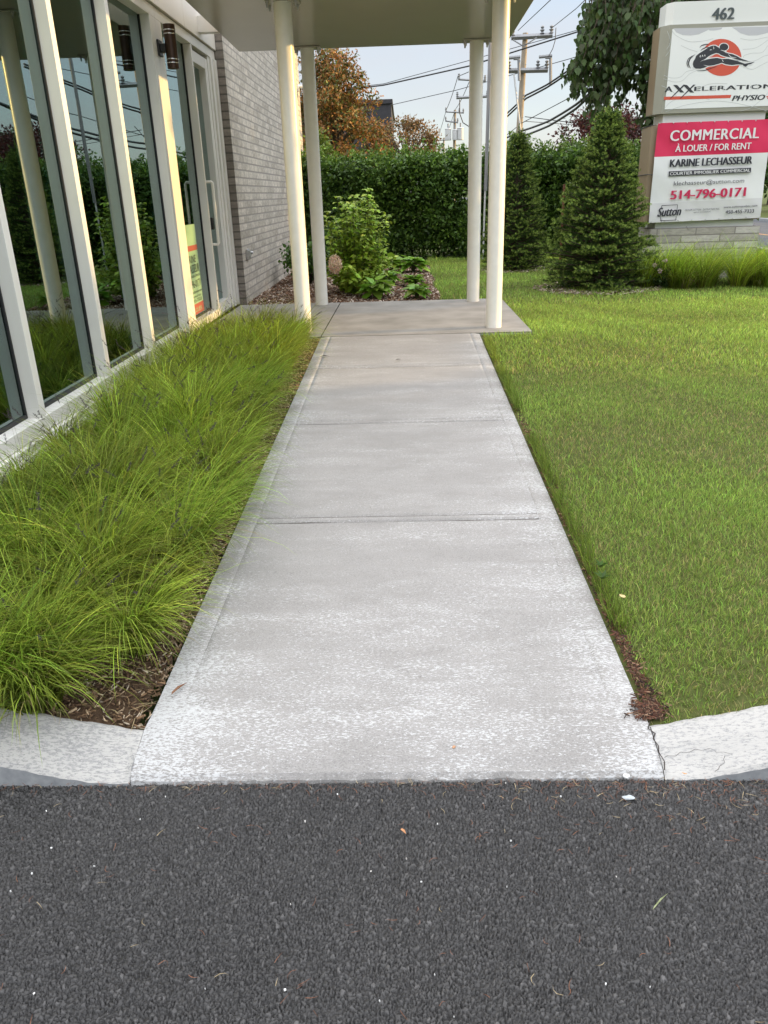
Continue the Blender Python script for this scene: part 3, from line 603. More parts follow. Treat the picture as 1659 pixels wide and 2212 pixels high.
# banner tied over the lower cabinet
bn = empty('rental_banner', (4.33, YS, 1.7), 'red and white vinyl rental banner tied across the lower half of the sign', 'banner')
VR = mat('banner_red', (.62, .022, .085), .42); VW = mat('banner_white', (.70, .71, .70), .42); VG = mat('banner_pale', (.60, .60, .60), .42); VK = mat('banner_ink', (.02, .02, .03), .5); VC = mat('banner_crimson', (.50, .015, .075), .5)
def ban(nm, c4, m_, off):
    n = 26; k = 14; V = []
    q = [np.array(S4(*p)) for p in c4]                   # bl, br, tr, tl
    for j in range(k+1):
        for i in range(n+1):
            a, b = i/n, j/k; p = (q[0]*(1-a)+q[1]*a)*(1-b)+(q[3]*(1-a)+q[2]*a)*b
            V.append((p[0], YS-off-.010-.010*abs(math.sin(p[0]*11+p[1]*7))*math.sin(p[1]*9+p[0]*3), p[1]))
    b_ = MB().add(V, [(j*(n+1)+i, j*(n+1)+i+1, (j+1)*(n+1)+i+1, (j+1)*(n+1)+i) for j in range(k) for i in range(n)]); return b_.build(nm, m_, bn, True)
ban('white_field', ((622, 1925), (1582, 1882), (1652, 1318), (672, 1357)), VW, .02)
ban('red_field', ((672, 1357), (1655, 1318), (1672, 1030), (705, 1066)), VR, .0205)
ban('pale_strip', ((622, 1925), (1582, 1882), (1602, 1708), (640, 1758)), VG, .0245)
T0 = YS-.052
def tb(s, x0, y0, x1, y1, y0r, m_, **kw):      # baseline left (x0,y0), right end (x1,y0r), cap top at left y1
    a0, z0 = S4(x0, y0); a1, zr = S4(x1, y0r); _, zt = S4(x0, y1); tl = math.atan2(zr-z0, a1-a0)
    return text(s, 'y', a0, a0+(a1-a0)/math.cos(tl), z0, zt, T0, m_, bn, tilt=tl, pivot=(a0, z0), **kw)
tb('COMMERCIAL', 800, 1222, 1565, 1130, 1196, VW, bold=.02, space=1.08)
tb('À LOUER / FOR RENT', 845, 1315, 1498, 1243, 1290, VW, bold=.012)
tb('KARINE LECHASSEUR', 798, 1446, 1508, 1380, 1416, VK, bold=.028)
q = [(792, 1524), (1500, 1490), (1500, 1450), (792, 1482)]; poly('black_bar', q, T0+.001, VK, bn, S4)
tb('COURTIER IMMOBILIER COMMERCIAL', 800, 1516, 1492, 1489, 1484, VW, bold=.012)
tb('klechasseur@sutton.com', 833, 1614, 1438, 1566, 1588, VK)
tb('514-796-0171', 803, 1724, 1452, 1648, 1694, VC, bold=.032)
tb('Sutton', 692, 1872, 898, 1796, 1858, VK, shear=.3, bold=.02)
sq = MB()
for pts in ([(732, 1775), (868, 1769)], [(868, 1769), (860, 1835)], [(856, 1868), (853, 1900)], [(853, 1900), (722, 1906)], [(724, 1870), (722, 1906)], [(732, 1775), (729, 1798)]): stroke([pts[0], pts[1]], .008, T0+.001, VK, bn, S4, b=sq)
sq.build('logo_square', VK, bn)
tb('GROUPE SUTTON - DISTINCTION INC.', 930, 1824, 1230, 1808, 1812, VK); tb('agence immobilière', 1005, 1842, 1150, 1828, 1836, VK)
tb('www.suttonquebec.com', 1262, 1805, 1552, 1780, 1790, VK); tb('450-455-7333', 1278, 1848, 1524, 1818, 1836, VK, bold=.012)
for k in range(9):
    for (xa, ya, xb, yb) in ((715, 1068, 1660, 1042), (640, 1914, 1575, 1872)):
        p = S4(xa+(xb-xa)*k/8, ya+(yb-ya)*k/8); MB().ball((p[0], T0+.004, p[1]), (.009, .003, .009), 8, 5).build('grommet', MSTEEL, bn)
for (xa, ya) in ((690, 1086), (660, 1512)):
    p = S4(xa, ya); MB().tube([(p[0], YS-.03, p[1]), (3.465, YS+.02, p[1]+.01), (3.465, YS+.5, p[1]+.0)], .005, 6).build('tie', MBLACK, bn)
# ------------------------------------------------------------ LAWN AND ORNAMENTAL GRASS
def scatter(x0, x1, y0, y1, dens, keep):
    n = int((x1-x0)*(y1-y0)*dens); x = rng.uniform(x0, x1, n); y = rng.uniform(y0, y1, n); k = keep(x, y); return x[k], y[k]
def lawnok(x, y): return (x > .735) & ~((x < 1.24) & (y > 7.645) & (y < 10.26)) & (x < 7.15)
def patch(x, y, s=1.): return (np.sin(x*2.1*s+1.7*np.sin(y*1.3*s))+np.sin(y*2.7*s+1.1*np.sin(x*1.9*s+2))+np.sin((x+y)*4.3*s+1.5*np.sin(x*3.1*s)))/3
PV, PF, PC = [], [], []; off = 0
for (x0, x1, y0, y1, dens, wd, ln) in ((.72, 2.9, 1.94, 3.6, 24000, .0029, .032), (.72, 3.8, 3.6, 6.0, 13000, .0036, .036), (.72, 5.4, 6, 9.5, 6500, .0055, .045), (.45, 7.1, 9.5, 17, 2600, .008, .05), (2.9, 7.1, 1.95, 9.5, 900, .01, .045)):
    x, y = scatter(x0, x1, y0, y1, dens, (lambda a, b: lawnok(a, b) | ((a > .46+.03*np.sin(b*3)) & (a < .8) & (b > 10.27))))
    p = patch(x, y); keep = rng.random(len(x)) > np.clip(.28-.9*p, 0, .45)*(np.clip((6-y)/3, 0, 1)); 
    nearedge = np.clip((x-.735)/.07, 0, 1); keep &= (rng.random(len(x)) < .12+.9*nearedge) | (y > 7.6)
    x, y, p = x[keep], y[keep], p[keep]; n = len(x)
    root = np.stack([x, y, lawnz(x, y)-.004], 1)
    c = jit((.222, .322, .060), n, .38, .09); c *= ((1+.25*p)*np.interp(y, [2, 4, 8], [.95, 1, 1.16]))[:, None]
    dry = rng.random(n) < np.clip(.20-.20*p, .05, .5)*np.clip((8.5-y)/4, .25, 1); c[dry] = jit((.42, .35, .15), int(dry.sum()), .3)
    tall = 1+1.1*(rng.random(n) < .05)*np.clip((.5-(x-.72))/.5, 0, 1)+.25*p
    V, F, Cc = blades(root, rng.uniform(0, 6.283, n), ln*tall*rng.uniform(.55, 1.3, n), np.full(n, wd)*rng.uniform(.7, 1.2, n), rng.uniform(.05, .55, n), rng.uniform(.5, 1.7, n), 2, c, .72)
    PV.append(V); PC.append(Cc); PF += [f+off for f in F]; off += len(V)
# a fringe hanging over the path edge
n = 3800; y = rng.uniform(2.2, 7.6, n); x = .735+np.abs(rng.normal(0, .03, n)); root = np.stack([x, y, lawnz(x, y)], 1)
k_ = patch(x*.3, y*1.7, 1.) > -.25; root = root[k_]; n = len(root)
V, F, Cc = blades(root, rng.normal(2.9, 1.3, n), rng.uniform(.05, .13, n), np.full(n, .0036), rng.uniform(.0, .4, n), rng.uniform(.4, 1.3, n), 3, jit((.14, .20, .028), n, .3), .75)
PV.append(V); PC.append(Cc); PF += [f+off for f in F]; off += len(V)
tag(big('lawn_grass', np.concatenate(PV), PF, MGRASS, None, np.concatenate(PC)), 'mown yellow green lawn grass to the right of the path', 'grass', kind='stuff')

def tuft_bed(name, spots, nb, ln, wd, hue, lean, label, spread=.085, seg=6, seeds=3):
    PV, PF, PC = [], [], []; off = 0
    for (x, y, z, s) in spots:
        n = int(nb*s); a = rng.uniform(0, 6.283, n); r = spread*np.sqrt(rng.random(n))*s
        root = np.stack([x+r*np.cos(a), y+r*np.sin(a), np.full(n, z)], 1)
        hx, hy = np.cos(a)+rng.normal(0, .55, n)+lean[0], np.sin(a)+rng.normal(0, .55, n)+lean[1]; head = np.arctan2(hy, hx)
        L_ = ln*s*rng.uniform(.55, 1.18, n); t0 = np.abs(rng.normal(.16, .16, n)); t1 = t0+rng.uniform(.9, 1.95, n)
        t1 = np.clip(t1+.25*(x > -1.2)*(spread < .087), .5, 2.35); base_c = np.array(hue)*math.exp(rng.normal(0, .18))*np.exp(rng.normal(0, .05, 3)); c = jit(base_c, n, .42, .08)
        dr_ = rng.random(n) < .10; L_[dr_] *= .75; t1[dr_] += .25; c[dr_] = jit((.28, .23, .10), int(dr_.sum()), .2)
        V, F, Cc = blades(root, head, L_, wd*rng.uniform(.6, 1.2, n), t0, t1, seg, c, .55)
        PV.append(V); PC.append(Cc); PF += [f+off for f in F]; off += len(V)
        for _ in range(rng.poisson(seeds)):           # dark flower spikes on thin stalks
            a1 = rng.uniform(0, 6.283); p0 = np.array([[x, y, z]]); L1 = ln*s*rng.uniform(.95, 1.25)
            hd1 = np.array([a1]); tA, tB = np.array([rng.uniform(.05, .5)]), np.array([rng.uniform(.5, 1.4)])
            V, F, Cc = blades(p0, hd1, np.array([L1]), np.array([.0022]), tA, tB, 8, np.array([[.14, .12, .06]]), .9)
            PV.append(V); PC.append(Cc); PF += [f+off for f in F]; off += len(V)
            tip = V[-1]; dirn = V[-1]-V[-3]; dirn /= np.linalg.norm(dirn)+1e-9; m_ = 46
            tt = rng.random(m_); P = tip-dirn*(.06*tt)[:, None]; D = rdir(m_)*.8+dirn; 
            V, f = leaves(P, D, rdir(m_), rng.uniform(.008, .014, m_), .18); cc2 = np.repeat(jit((.085, .07, .075), m_, .3), 4, 0)
            PV.append(V); PC.append(cc2); PF.append(f+off); off += len(V)
    return tag(big(name, np.concatenate(PV), PF, MGRASS, None, np.concatenate(PC)), label, 'ornamental grass', kind='stuff')
spots = []
for j, yy in enumerate(np.arange(2.04, 7.6, .28)):
    for i, xx_ in enumerate((-1.91, -1.63, -1.34, -1.07)):
        x = xx_+rng.normal(0, .05)+(.07 if j % 2 else -.05); y = yy+rng.normal(0, .06)
        x += (.02*(y > 2.6)-.075*(y > 3.8))*(i == 3)-.05*(y < 2.3)*(i == 3)
        spots.append((x, min(y, 7.56), float(np.minimum(zground(x, y), zpath(y)+.05))-.02, rng.uniform(.8, 1.12)*(.76 if i == 0 else 1)))
spots += [(-1.02, 2.42, .09, .62), (-1.20, 2.16, .09, .7), (-.99, 2.72, .10, .66)]
tuft_bed('ornamental_grass', spots, 580, .54, .0060, (.215, .285, .036), (.58, -.34), 'long arching yellow green grass filling the bed between the windows and the path')
spots = []
for xx_ in np.arange(3.35, 6.6, .26):
    for yy in (11.0, 11.35, 11.7):
        y = yy-(xx_-3.4)*.25; spots.append((xx_+rng.normal(0, .06), y+rng.normal(0, .07), .27, rng.uniform(.85, 1.15)))
tuft_bed('ornamental_grass', spots, 300, .74, .0075, (.24, .34, .03), (.6, -.4), 'tall feathery green grass in front of the stone base of the sign', spread=.09, seg=5, seeds=.4)
# ------------------------------------------------------------ MULCH CHIPS, NEEDLES
def chips(name, x, y, z, lab, cat, cols, p, size=(.010, .045), tilt=.35, asp=.28):
    n = len(x); P = np.stack([x, y, z], 1); a = rng.uniform(0, 6.283, n); D = np.stack([np.cos(a), np.sin(a), rng.normal(0, tilt, n)], 1)
    Nn = np.stack([rng.normal(0, .5, n), rng.normal(0, .5, n), np.ones(n)], 1)
    S = rng.uniform(size[0], size[1], n); sh = np.array([[-.5, .5, 0], [.5, .35, 0], [.5, -.4, 0], [-.5, -.5, 0]])
    V, F = leaves(P, D, Nn, S, rng.uniform(.7, 1.3, (n, 1, 1))*asp, sh)
    V2 = V.reshape(n, 4, 3).copy(); U = np.array([0, 0, 1.]); lowv = V2-U*(.004)
    VV = np.concatenate([V2, lowv], 1).reshape(-1, 3); o = (np.arange(n)*8)[:, None]
    FF = [o+np.array([[0, 1, 2, 3]])]+[o+np.array([[i, i+4, (i+1) % 4+4, (i+1) % 4]]) for i in range(4)]
    c = np.repeat(pick(cols, p, n)*np.exp(rng.normal(0, .25, (n, 1))), 8, 0)
    return tag(big(name, VV, [np.concatenate(FF)], MCHIP, None, c), lab, cat, kind='stuff')
BR = [(.16, .10, .055), (.10, .06, .035), (.30, .22, .14), (.42, .35, .26), (.055, .035, .022)]
x, y = scatter(-2.1, -.842, 1.96, 7.64, 7500, lambda a, b: (a > -1.25) | (b < 2.5))
chips('wood_chips', x, y, np.minimum(zground(x, y), zpath(y)+.05)+rng.uniform(-.012, .008, len(x)), 'brown wood chips between the arching grass and the path edge', 'mulch', BR, (3, 3, 2, 1, 2), size=(.006, .032), asp=.17)
x, y = scatter(-2.08, .47, 10.27, 16.4, 900, lambda a, b: a < .45+.03*np.sin(b*3))
x2, y2 = scatter(-2.08, .47, 10.27, 11.8, 1500, lambda a, b: a < .45+.03*np.sin(b*3)); x = np.concatenate([x, x2]); y = np.concatenate([y, y2])
chips('wood_chips', x, y, .29+rng.uniform(-.01, .01, len(x)), 'red brown and pale wood chips in the planted bed behind the landing', 'mulch', [(.15, .075, .04), (.10, .05, .03), (.33, .25, .18), (.48, .41, .34)], (3, 2, 2.2, 1.2), size=(.02, .07))
def needles(name, x, y, z, lab, cols, p, ln=(.015, .035), wd=.0014):
    n = len(x); root = np.stack([x, y, z], 1); head = rng.uniform(0, 6.283, n); c = pick(cols, p, n)*np.exp(rng.normal(0, .2, (n, 1)))
    V, F, Cc = blades(root, head, rng.uniform(*ln, n), np.full(n, wd), np.full(n, 1.5), np.full(n, 1.62), 3, c, 1.)
    V = V.reshape(n, -1, 3); k = V.shape[1]; bend = (np.arange(k)//2/3.-.5)**2*4; s_ = np.stack([-np.sin(head), np.cos(head), head*0], 1)
    V = V+s_[:, None]*bend[None, :, None]*(rng.normal(0, .005, n))[:, None, None]
    tw = np.zeros_like(V); 
    return tag(big(name, V.reshape(-1, 3), F, MCHIP, None, Cc), lab, 'litter', kind='stuff')
x, y = scatter(-2.0, -.842, 1.965, 7.6, 420, lambda a, b: (a > -1.3) | (b < 2.3))
needles('dead_grass', x, y, np.minimum(zground(x, y), zpath(y)+.05)+.006, 'dry straw coloured grass lying on the mulch under the arching tufts', [(.34, .27, .15), (.22, .15, .08), (.42, .36, .22)], (3, 2, 1), ln=(.03, .13), wd=.0026)
def ring(cx, cy, r0, r1, n, lab):
    a = rng.uniform(0, 6.283, n); r = rng.uniform(r0, r1, n); chips('wood_chips', cx+r*np.cos(a), cy+r*np.sin(a), np.full(n, .305), lab, 'mulch', [(.30, .24, .18), (.42, .36, .29), (.16, .11, .07)], (2, 2, 2), size=(.03, .08))
ring(2.66, 11.15, .45, .86, 800, 'pale wood chips ringed round the foot of the nearer spruce'); ring(1.93, 14.2, .3, .7, 350, 'pale wood chips ringed round the foot of the farther spruce')
n = 1600; y = 1.98+rng.exponential(1.5, n); y = y[y < 7.5]; x = .728+np.abs(rng.normal(0, .022, len(y)))+.03*np.exp(-(y-1.95)*2.5)*rng.random(len(y))
xa = rng.normal(.735, .025, 260); ya = 1.965+np.abs(rng.normal(0, .05, 260)); x = np.concatenate([x, xa]); y = np.concatenate([y, ya])
chips('pine_needles', x, y, np.where(x < .73, zpath(y)+.004, zpath(y)+.002)+rng.uniform(0, .01, len(x)), 'rust brown needles and leaf litter packed along the right edge of the path', 'litter', [(.13, .055, .035), (.085, .045, .03), (.24, .15, .095), (.04, .026, .02)], (3, 3, 1.5, 2), size=(.010, .032), asp=.06)
# needles strewn on the asphalt
xs_ = [rng.uniform(-1.4, 1.25, 190), np.clip(rng.normal(.75, .35, 260), -1, 1.25), rng.uniform(-1.2, 1.2, 240)]; ys_ = [rng.uniform(.98, 1.75, 190), 1.765-np.abs(rng.normal(0, .09, 260)), 1.770-np.abs(rng.normal(0, .02, 240))]
x = np.concatenate(xs_); y = np.concatenate(ys_)
needles('pine_needles', x, y, np.full(len(x), .0045), 'thin red brown needles strewn over the dark asphalt', [(.20, .085, .045), (.14, .065, .04), (.33, .26, .15)], (3, 2, 1.2))
n = 60; x = rng.uniform(-.8, .7, n); y = rng.uniform(1.9, 6, n)
needles('pine_needles', x, y, zpath(y)+.003, 'a few dark needles lying on the pale concrete path', [(.05, .04, .03), (.12, .06, .04)], (3, 1), ln=(.01, .03))
n = 45; x = rng.uniform(-1.4, 1.25, n); y = rng.uniform(.98, 1.76, n)
chips('grit', x, y, np.full(n, .006), 'white specks of grit caught between the asphalt stones', 'grit', [(.6, .6, .58), (.45, .43, .4)], (2, 1), size=(.002, .005), asp=.8)
def lump(name, c, r, m_, lab, cat):
    b = MB().ball((0, 0, 0), r, 9, 6); v = np.array(b.v)*(1+.22*np.sin(np.array(b.v)[:, :1]*900+np.array(b.v)[:, 1:2]*700)); b.v = [tuple(p+np.array(c)) for p in v]
    return tag(b.build(name, m_, None, True), lab, cat)
def P3(u, v, z): d = CF*FP+CR*(u-CX)-CU*(v-CY); return d*((z-H)/d[2])+np.array([0, 0, H])
q = P3(1357, 1723, .006); lump('stone_chip', q, (.016, .008, .006), noisy('pale_stone', (.36, .40, .42), (.5, .52, .52), 60, .6), 'long white stone chip on the asphalt right of the path', 'stone')
q = P3(1353, 1677, .01); lump('stone_chip', q, (.009, .008, .008), noisy('white_stone', (.66, .66, .64), (.75, .75, .73), 60, .6), 'small round white stone against the path lip near the cracked kerb', 'stone')
def leafthing(name, u, v, z, s, ang, asp, col, lab, cat):
    q = P3(u, v, z); V, F = leaves(np.array([q]), np.array([[math.cos(ang), math.sin(ang), .08]]), np.array([[.15, .1, 1.]]), np.array([s]), asp, LEAF6)
    V2 = V-np.array([0, 0, .0015]); F2 = [(0, 1, 2, 3, 4, 5), (11, 10, 9, 8, 7, 6)]+[((i+1) % 6, i, i+6, (i+1) % 6+6) for i in range(6)]
    return tag(MB().add(np.concatenate([V, V2]), F2).build(name, mat(name, col, .7)), lab, cat)
leafthing('wood_sliver', 866, 1790, .009, .022, 5.4, .4, (.42, .20, .09), 'orange wood sliver alone on the asphalt in front of the path', 'wood chip')
leafthing('dried_leaf', 1478, 1672, .010, .022, 1.2, .7, (.45, .20, .04), 'curled orange leaf in the needles below the right kerb', 'leaf')
leafthing('dried_leaf', 978, 1616, .045, .018, .9, .5, (.40, .22, .12), 'tan leaf scrap on the pale front lip of the path', 'leaf')
leafthing('dried_leaf', 1348, 1291, .17, .03, 1.9, .8, (.50, .38, .17), 'pale yellow dead leaf in the lawn beside the path', 'leaf')
leafthing('bark_piece', 370, 1500, .08, .075, 1.1, .12, (.19, .09, .045), 'long thin brown stick lying on the left border of the path', 'twig')
leafthing('bark_piece', 692, 770, .275, .08, .1, .3, (.06, .045, .03), 'dark bark piece on the left border near the landing', 'bark')
leafthing('bark_piece', 856, 777, .27, .045, .4, .6, (.03, .022, .016), 'small dark bark lump alone in the middle of the far slab', 'bark')
leafthing('grass_blade', 1410, 1965, .010, .07, .75, .05, (.26, .29, .15), 'cut pale green grass blade lying on the asphalt at the right', 'grass blade')
for k, (u, v) in enumerate(((1296, 1225), (1302, 1250))):
    q = P3(u, v, .16); n = 7; a = np.linspace(0, 6.0, n)+k; D = np.stack([np.cos(a), np.sin(a), np.full(n, .9)], 1)
    V, F = leaves(np.tile(q, (n, 1)), D, np.tile([0, 0, 1.], (n, 1))+rdir(n)*.3, rng.uniform(.03, .05, n), .40, LEAF6)
    tag(big('weed', V, [F], MLEAF, None, np.repeat(jit((.06, .12, .02), n, .2), 6, 0)), ('upper' if k == 0 else 'lower')+' broad leaved green weed at the right edge of the path', 'weed')
# the crack between the path and the right kerb
ck = [(PX1+.004, 1.95), (.712, 1.925), (.728, 1.905), (.716, 1.885), (.724, 1.86), (.719, 1.835), (.728, 1.81), (.722, 1.785)]
crack('kerb_crack', [(x, y, .0665 if y > 1.93 else .012+np.interp(y, [1.785, 1.835, 1.95], [.012, .034, .055])) for x, y in ck], .0032, mat('crack_dirt', (.03, .022, .018), .9))['kind'] = 'structure'
# ------------------------------------------------------------ TREES AND SHRUBS
MBARK = noisy('bark', (.07, .055, .042), (.13, .105, .08), 25, .9, .8, .1, bd=.02); MSTEM = noisy('green_stem', (.07, .09, .03), (.11, .12, .05), 40, .8, .3, .1)
MWOODY = noisy('dark_stem', (.035, .026, .018), (.06, .045, .03), 40, .9, .3, .1)
def blobcrown(name, parent, cen, cr, per, size, asp, cols, p, shape=LEAF4, m_=None, up=.25, droop=-.1, flat=.8):
    """leaves in gaussian clumps; cen (k,3), cr (k,) radii"""
    k = len(cen); i = np.repeat(np.arange(k), per); n = len(i); d = rdir(n); rad = cr[i]*np.clip(np.abs(rng.normal(.62, .30, n)), .05, 1.25)
    P = cen[i]+d*rad[:, None]*np.array([1, 1, flat]); D = d*.7+rdir(n)*.8; D[:, 2] += droop; Nn = rdir(n)+d*.6; Nn[:, 2] += up+.3
    V, F = leaves(P, D, Nn, size*rng.uniform(.65, 1.3, n), asp, shape)
    ctone = np.exp(rng.normal(0, .16, k))[i]; c = pick(cols, p, n)*ctone[:, None]*np.exp(rng.normal(0, .2, (n, 1)))
    return big(name, V, [F], m_ or MLEAF, parent, np.repeat(c, shape.shape[0], 0))
def tree(name, label, cat, x, y, h, rx, rz, cz, ncl, per, size, cols, p, asp=.5, tr=.14, g=.28, group=None, seed=None, cone=0., rmin=.45, clr=(.22, .38)):
    t = empty(name, (x, y, g), label, cat, group)
    d = rdir(ncl, .15); r = rng.uniform(rmin, 1, ncl)**.6; sc = np.ones(ncl)
    zz = d[:, 2]*r
    if cone: sc = np.clip(1-cone*(zz*.5+.5), .12, 1)
    cen = np.stack([x+d[:, 0]*r*rx*sc, y+d[:, 1]*r*rx*sc, cz+zz*rz], 1)
    b = MB(); wig = rng.normal(0, .08, (6, 2)); ts = np.linspace(0, 1, 6); top = cz+rz*.55
    pts = [(x+wig[k, 0]*ts[k], y+wig[k, 1]*ts[k], g-.05+(top-g)*ts[k]) for k in range(6)]; b.tube(pts, [tr*(1-.85*q)*(1.25 if q == 0 else 1) for q in ts], 9)
    for q in cen[:min(ncl, 40)]:
        t0 = np.clip((q[2]-g)/(top-g)*.62, .15, .9); s0 = np.array([np.interp(t0, ts, [k[a] for k in pts]) for a in range(3)]); mid = (s0+q)/2+np.array([0, 0, .12*rz])
        b.tube([s0, mid, q], [tr*.42*(1-t0*.6), tr*.25, tr*.06], 6)
    b.build('trunk', MBARK, t, True)
    blobcrown('crown', t, cen, rng.uniform(*clr, ncl)*min(rx, rz), per, size, asp, cols, p); return t
# back hedge: leafy clumps through its volume, upright shoots along the top
hg = empty('hedge', (2, 17.9, .28), 'tall dark green clipped hedge closing the garden behind the bed and spruces', 'hedge')
n = 2000; hx = rng.uniform(-3.2, 7.0, n); hy = rng.uniform(17.15, 18.6, n); hz = .32+1.8*rng.random(n)**.9; top_ = 2.1+.16*np.sin(hx*2.3)+.10*np.sin(hx*5.1+1)
fr = rng.random(n) < .55; hy[fr] = 17.05+rng.random(fr.sum())*.35
tp = rng.random(n) < .22; hz[tp] = top_[tp]-rng.uniform(0, .3, tp.sum()); hy += .12*np.sin(hx*3.1+hz*2)
HC = [(.058, .115, .018), (.09, .165, .022), (.04, .085, .015), (.13, .215, .03)]
hd_ = MB()
for k in range(46):
    x = -3.1+k*.22; b = rng.normal(0, .1, 2); hd_.tube([(x, 17.7, .25), (x+b[0], 17.6+b[1], 1.1), (x+b[0]*2, 17.5+b[1], 2.1)], [.03, .022, .008], 5)
hd_.build('stems', MWOODY, hg)
blobcrown('foliage', hg, np.stack([hx, hy, hz], 1), rng.uniform(.18, .32, n), 84, .082, .55, HC, (4, 3, 3, .8))
ns = 460; sx = rng.uniform(-3.2, 7, ns); sh = rng.uniform(.10, .55, ns)*rng.random(ns)**.5; cs = []; cr_ = []
for k in range(ns):
    for q in np.linspace(0, 1, 5): cs.append((sx[k]+rng.normal(0, .03), 17.3+rng.random()*.9, 2.15+sh[k]*q)); cr_.append(.11*(1.1-q))
blobcrown('shoots', hg, np.array(cs), np.array(cr_), 9, .075, .42, [(.07, .14, .018), (.11, .19, .026), (.15, .22, .035)], (3, 3, 1.2), up=.1)
# spruces: trunk, whorled branches with needle brushes, pale new tips
def spruce(x, y, h, r, label, nbr, g=.29):
    t = empty('spruce', (x, y, g), label, 'spruce', 'spruces on the lawn')
    tb_ = MB().tube([(x, y, g-.05), (x+.01, y, g+h*.5), (x, y, g+h*.97)], [.055, .035, .008], 8); PV, PF, PC = [], [], []; off = 0
    T_pos, T_dir, T_len, T_new = [], [], [], []
    for k in range(nbr):
        f = (k+.5)/nbr; f = f**1.15; z = g+.06+f*(h-.16); R_ = r*(1-f)**.84*rng.uniform(.82, 1.08)*(1 if f > .10 else .82)+.04; a = k*2.39996+rng.normal(0, .2)
        rise = .10+.55*f+rng.normal(0, .08); d = np.array([math.cos(a), math.sin(a), rise]); d /= np.linalg.norm(d); p0 = np.array([x, y, z]); tip = p0+d*R_+np.array([0, 0, -.05*R_])
        tb_.tube([p0, (p0+tip)/2-np.array([0, 0, .02]), tip], [.012*(1-f*.5), .008, .004], 4, False)
        side = np.array([-d[1], d[0], 0]); nt_ = max(4, int(R_*17))
        for j in range(nt_):
            q = .25+.75*(j+.6)/nt_; pb = p0+(tip-p0)*q; s_ = 1 if j % 2 else -1
            dd = d*rng.uniform(.55, 1.1)+side*s_*rng.uniform(.45, 1.0)+np.array([0, 0, rng.normal(.10, .22)]); dd /= np.linalg.norm(dd)
            T_pos.append(pb); T_dir.append(dd); T_len.append(rng.uniform(.09, .17)*(.7+.6*(1-q))*(1 if R_ > .25 else .8)); T_new.append(q)
            if rng.random() < .5:
                dd2 = dd+rdir(1)[0]*.7; dd2 /= np.linalg.norm(dd2); T_pos.append(pb+dd*.05); T_dir.append(dd2); T_len.append(rng.uniform(.06, .12)); T_new.append(q)
        T_pos.append(tip-d*.08); T_dir.append(d); T_len.append(.13); T_new.append(1.)
    for k in range(10):
        dd = rdir(1, 2.2)[0]; T_pos.append(np.array([x, y, g+h-.22+.02*k])); T_dir.append(dd if k < 8 else np.array([0, 0, 1.])); T_len.append(.14); T_new.append(1)
    P, D, Ln, Q = map(np.array, (T_pos, T_dir, T_len, T_new)); nn_ = 44; i = np.repeat(np.arange(len(P)), nn_); n = len(i); u = rng.random(n)
    pos = P[i]+D[i]*(Ln[i]*u)[:, None]; rad = rdir(n); rad -= D[i]*(rad*D[i]).sum(1)[:, None]; rad /= np.linalg.norm(rad, axis=1)[:, None]+1e-9
    nd = rad*.85+D[i]*.75; V, F = leaves(pos, nd, rdir(n), rng.uniform(.022, .034, n)*(1.05-.30*u), .26)
    new = (Q[i] > .60) & (u > .42)
    tone = np.exp(rng.normal(0, .2, len(P)))[i]; c = np.array([.062, .115, .025])*tone[:, None]*np.exp(rng.normal(0, .18, (n, 1)))
    c[new] = np.array([.20, .28, .055])*tone[new][:, None]*np.exp(rng.normal(0, .18, (new.sum(), 1)))
    tb_.build('trunk', MBARK, t); big('crown', V, [F], MNEED, t, np.repeat(c, 4, 0)); return t
spruce(2.66, 11.15, 2.22, .80, 'nearer bushy spruce with pale new tips beside the pylon sign', 400)
spruce(1.93, 14.2, 2.2, .62, 'farther narrow spruce standing just right of the canopy columns', 320)
# hydrangea with last year's dry heads
hy_ = empty('hydrangea', (-.6, 11.5, .28), 'leafy light green hydrangea shrub with a dry tan flower head behind the landing', 'shrub')
b = MB(); P_, D_ = [], []
for k in range(96):
    a = rng.uniform(0, 6.283); s_ = rng.uniform(.10, .62)*rng.random()**.3; x0, y0 = -.68+.12*math.cos(a), 11.5+.12*math.sin(a); x1, y1 = -.66+s_*math.cos(a)*1.16, 11.5+s_*math.sin(a); zt = .28+rng.uniform(.5, 1.42)*(1-.33*(s_/.62)**2)
    if k < 16: a = -1.7+rng.normal(0, .8); x1, y1, zt = -.72+.3*math.cos(a), 11.3+.55*math.sin(a), .5+.25*rng.random()
    b.tube([(x0, y0, .25), ((x0+x1)/2, (y0+y1)/2, .25+(zt-.25)*.55), (x1, y1, zt)], [.007, .005, .003], 5, False)
    for q in np.linspace(.20, 1, 15):
        c0 = np.array([x0+(x1-x0)*q, y0+(y1-y0)*q, .25+(zt-.25)*q])
        for s2 in range(4):
            aa = rng.uniform(0, 6.283); P_.append(c0+np.array([math.cos(aa), math.sin(aa), 0])*.02); D_.append((math.cos(aa), math.sin(aa), rng.normal(-.25, .25)))
b.build('stems', MSTEM, hy_); P_, D_ = np.array(P_), np.array(D_); n = len(P_); Nn = np.tile([0, -.25, 1.], (n, 1))+rdir(n)*.45
V, F = leaves(P_, D_, Nn, rng.uniform(.045, .095, n), .60, LEAF6); big('foliage', V, [F], MLEAF, hy_, np.repeat(jit((.28, .40, .04), n, .28, .08), 6, 0))
def dryhead(c, r, name='flower_head'):
    n = int(900*r[0]/.09); d = rdir(n); Pp = np.array(c)+d*np.array(r)*rng.uniform(.75, 1.05, (n, 1)); V, F = leaves(Pp, rdir(n)+d*.3, d+rdir(n)*.5, rng.uniform(.016, .026, n), .8, LEAF4)
    return big(name, V, [F], MPETAL, hy_, np.repeat(jit((.78, .58, .44), n, .2, .06), 4, 0))
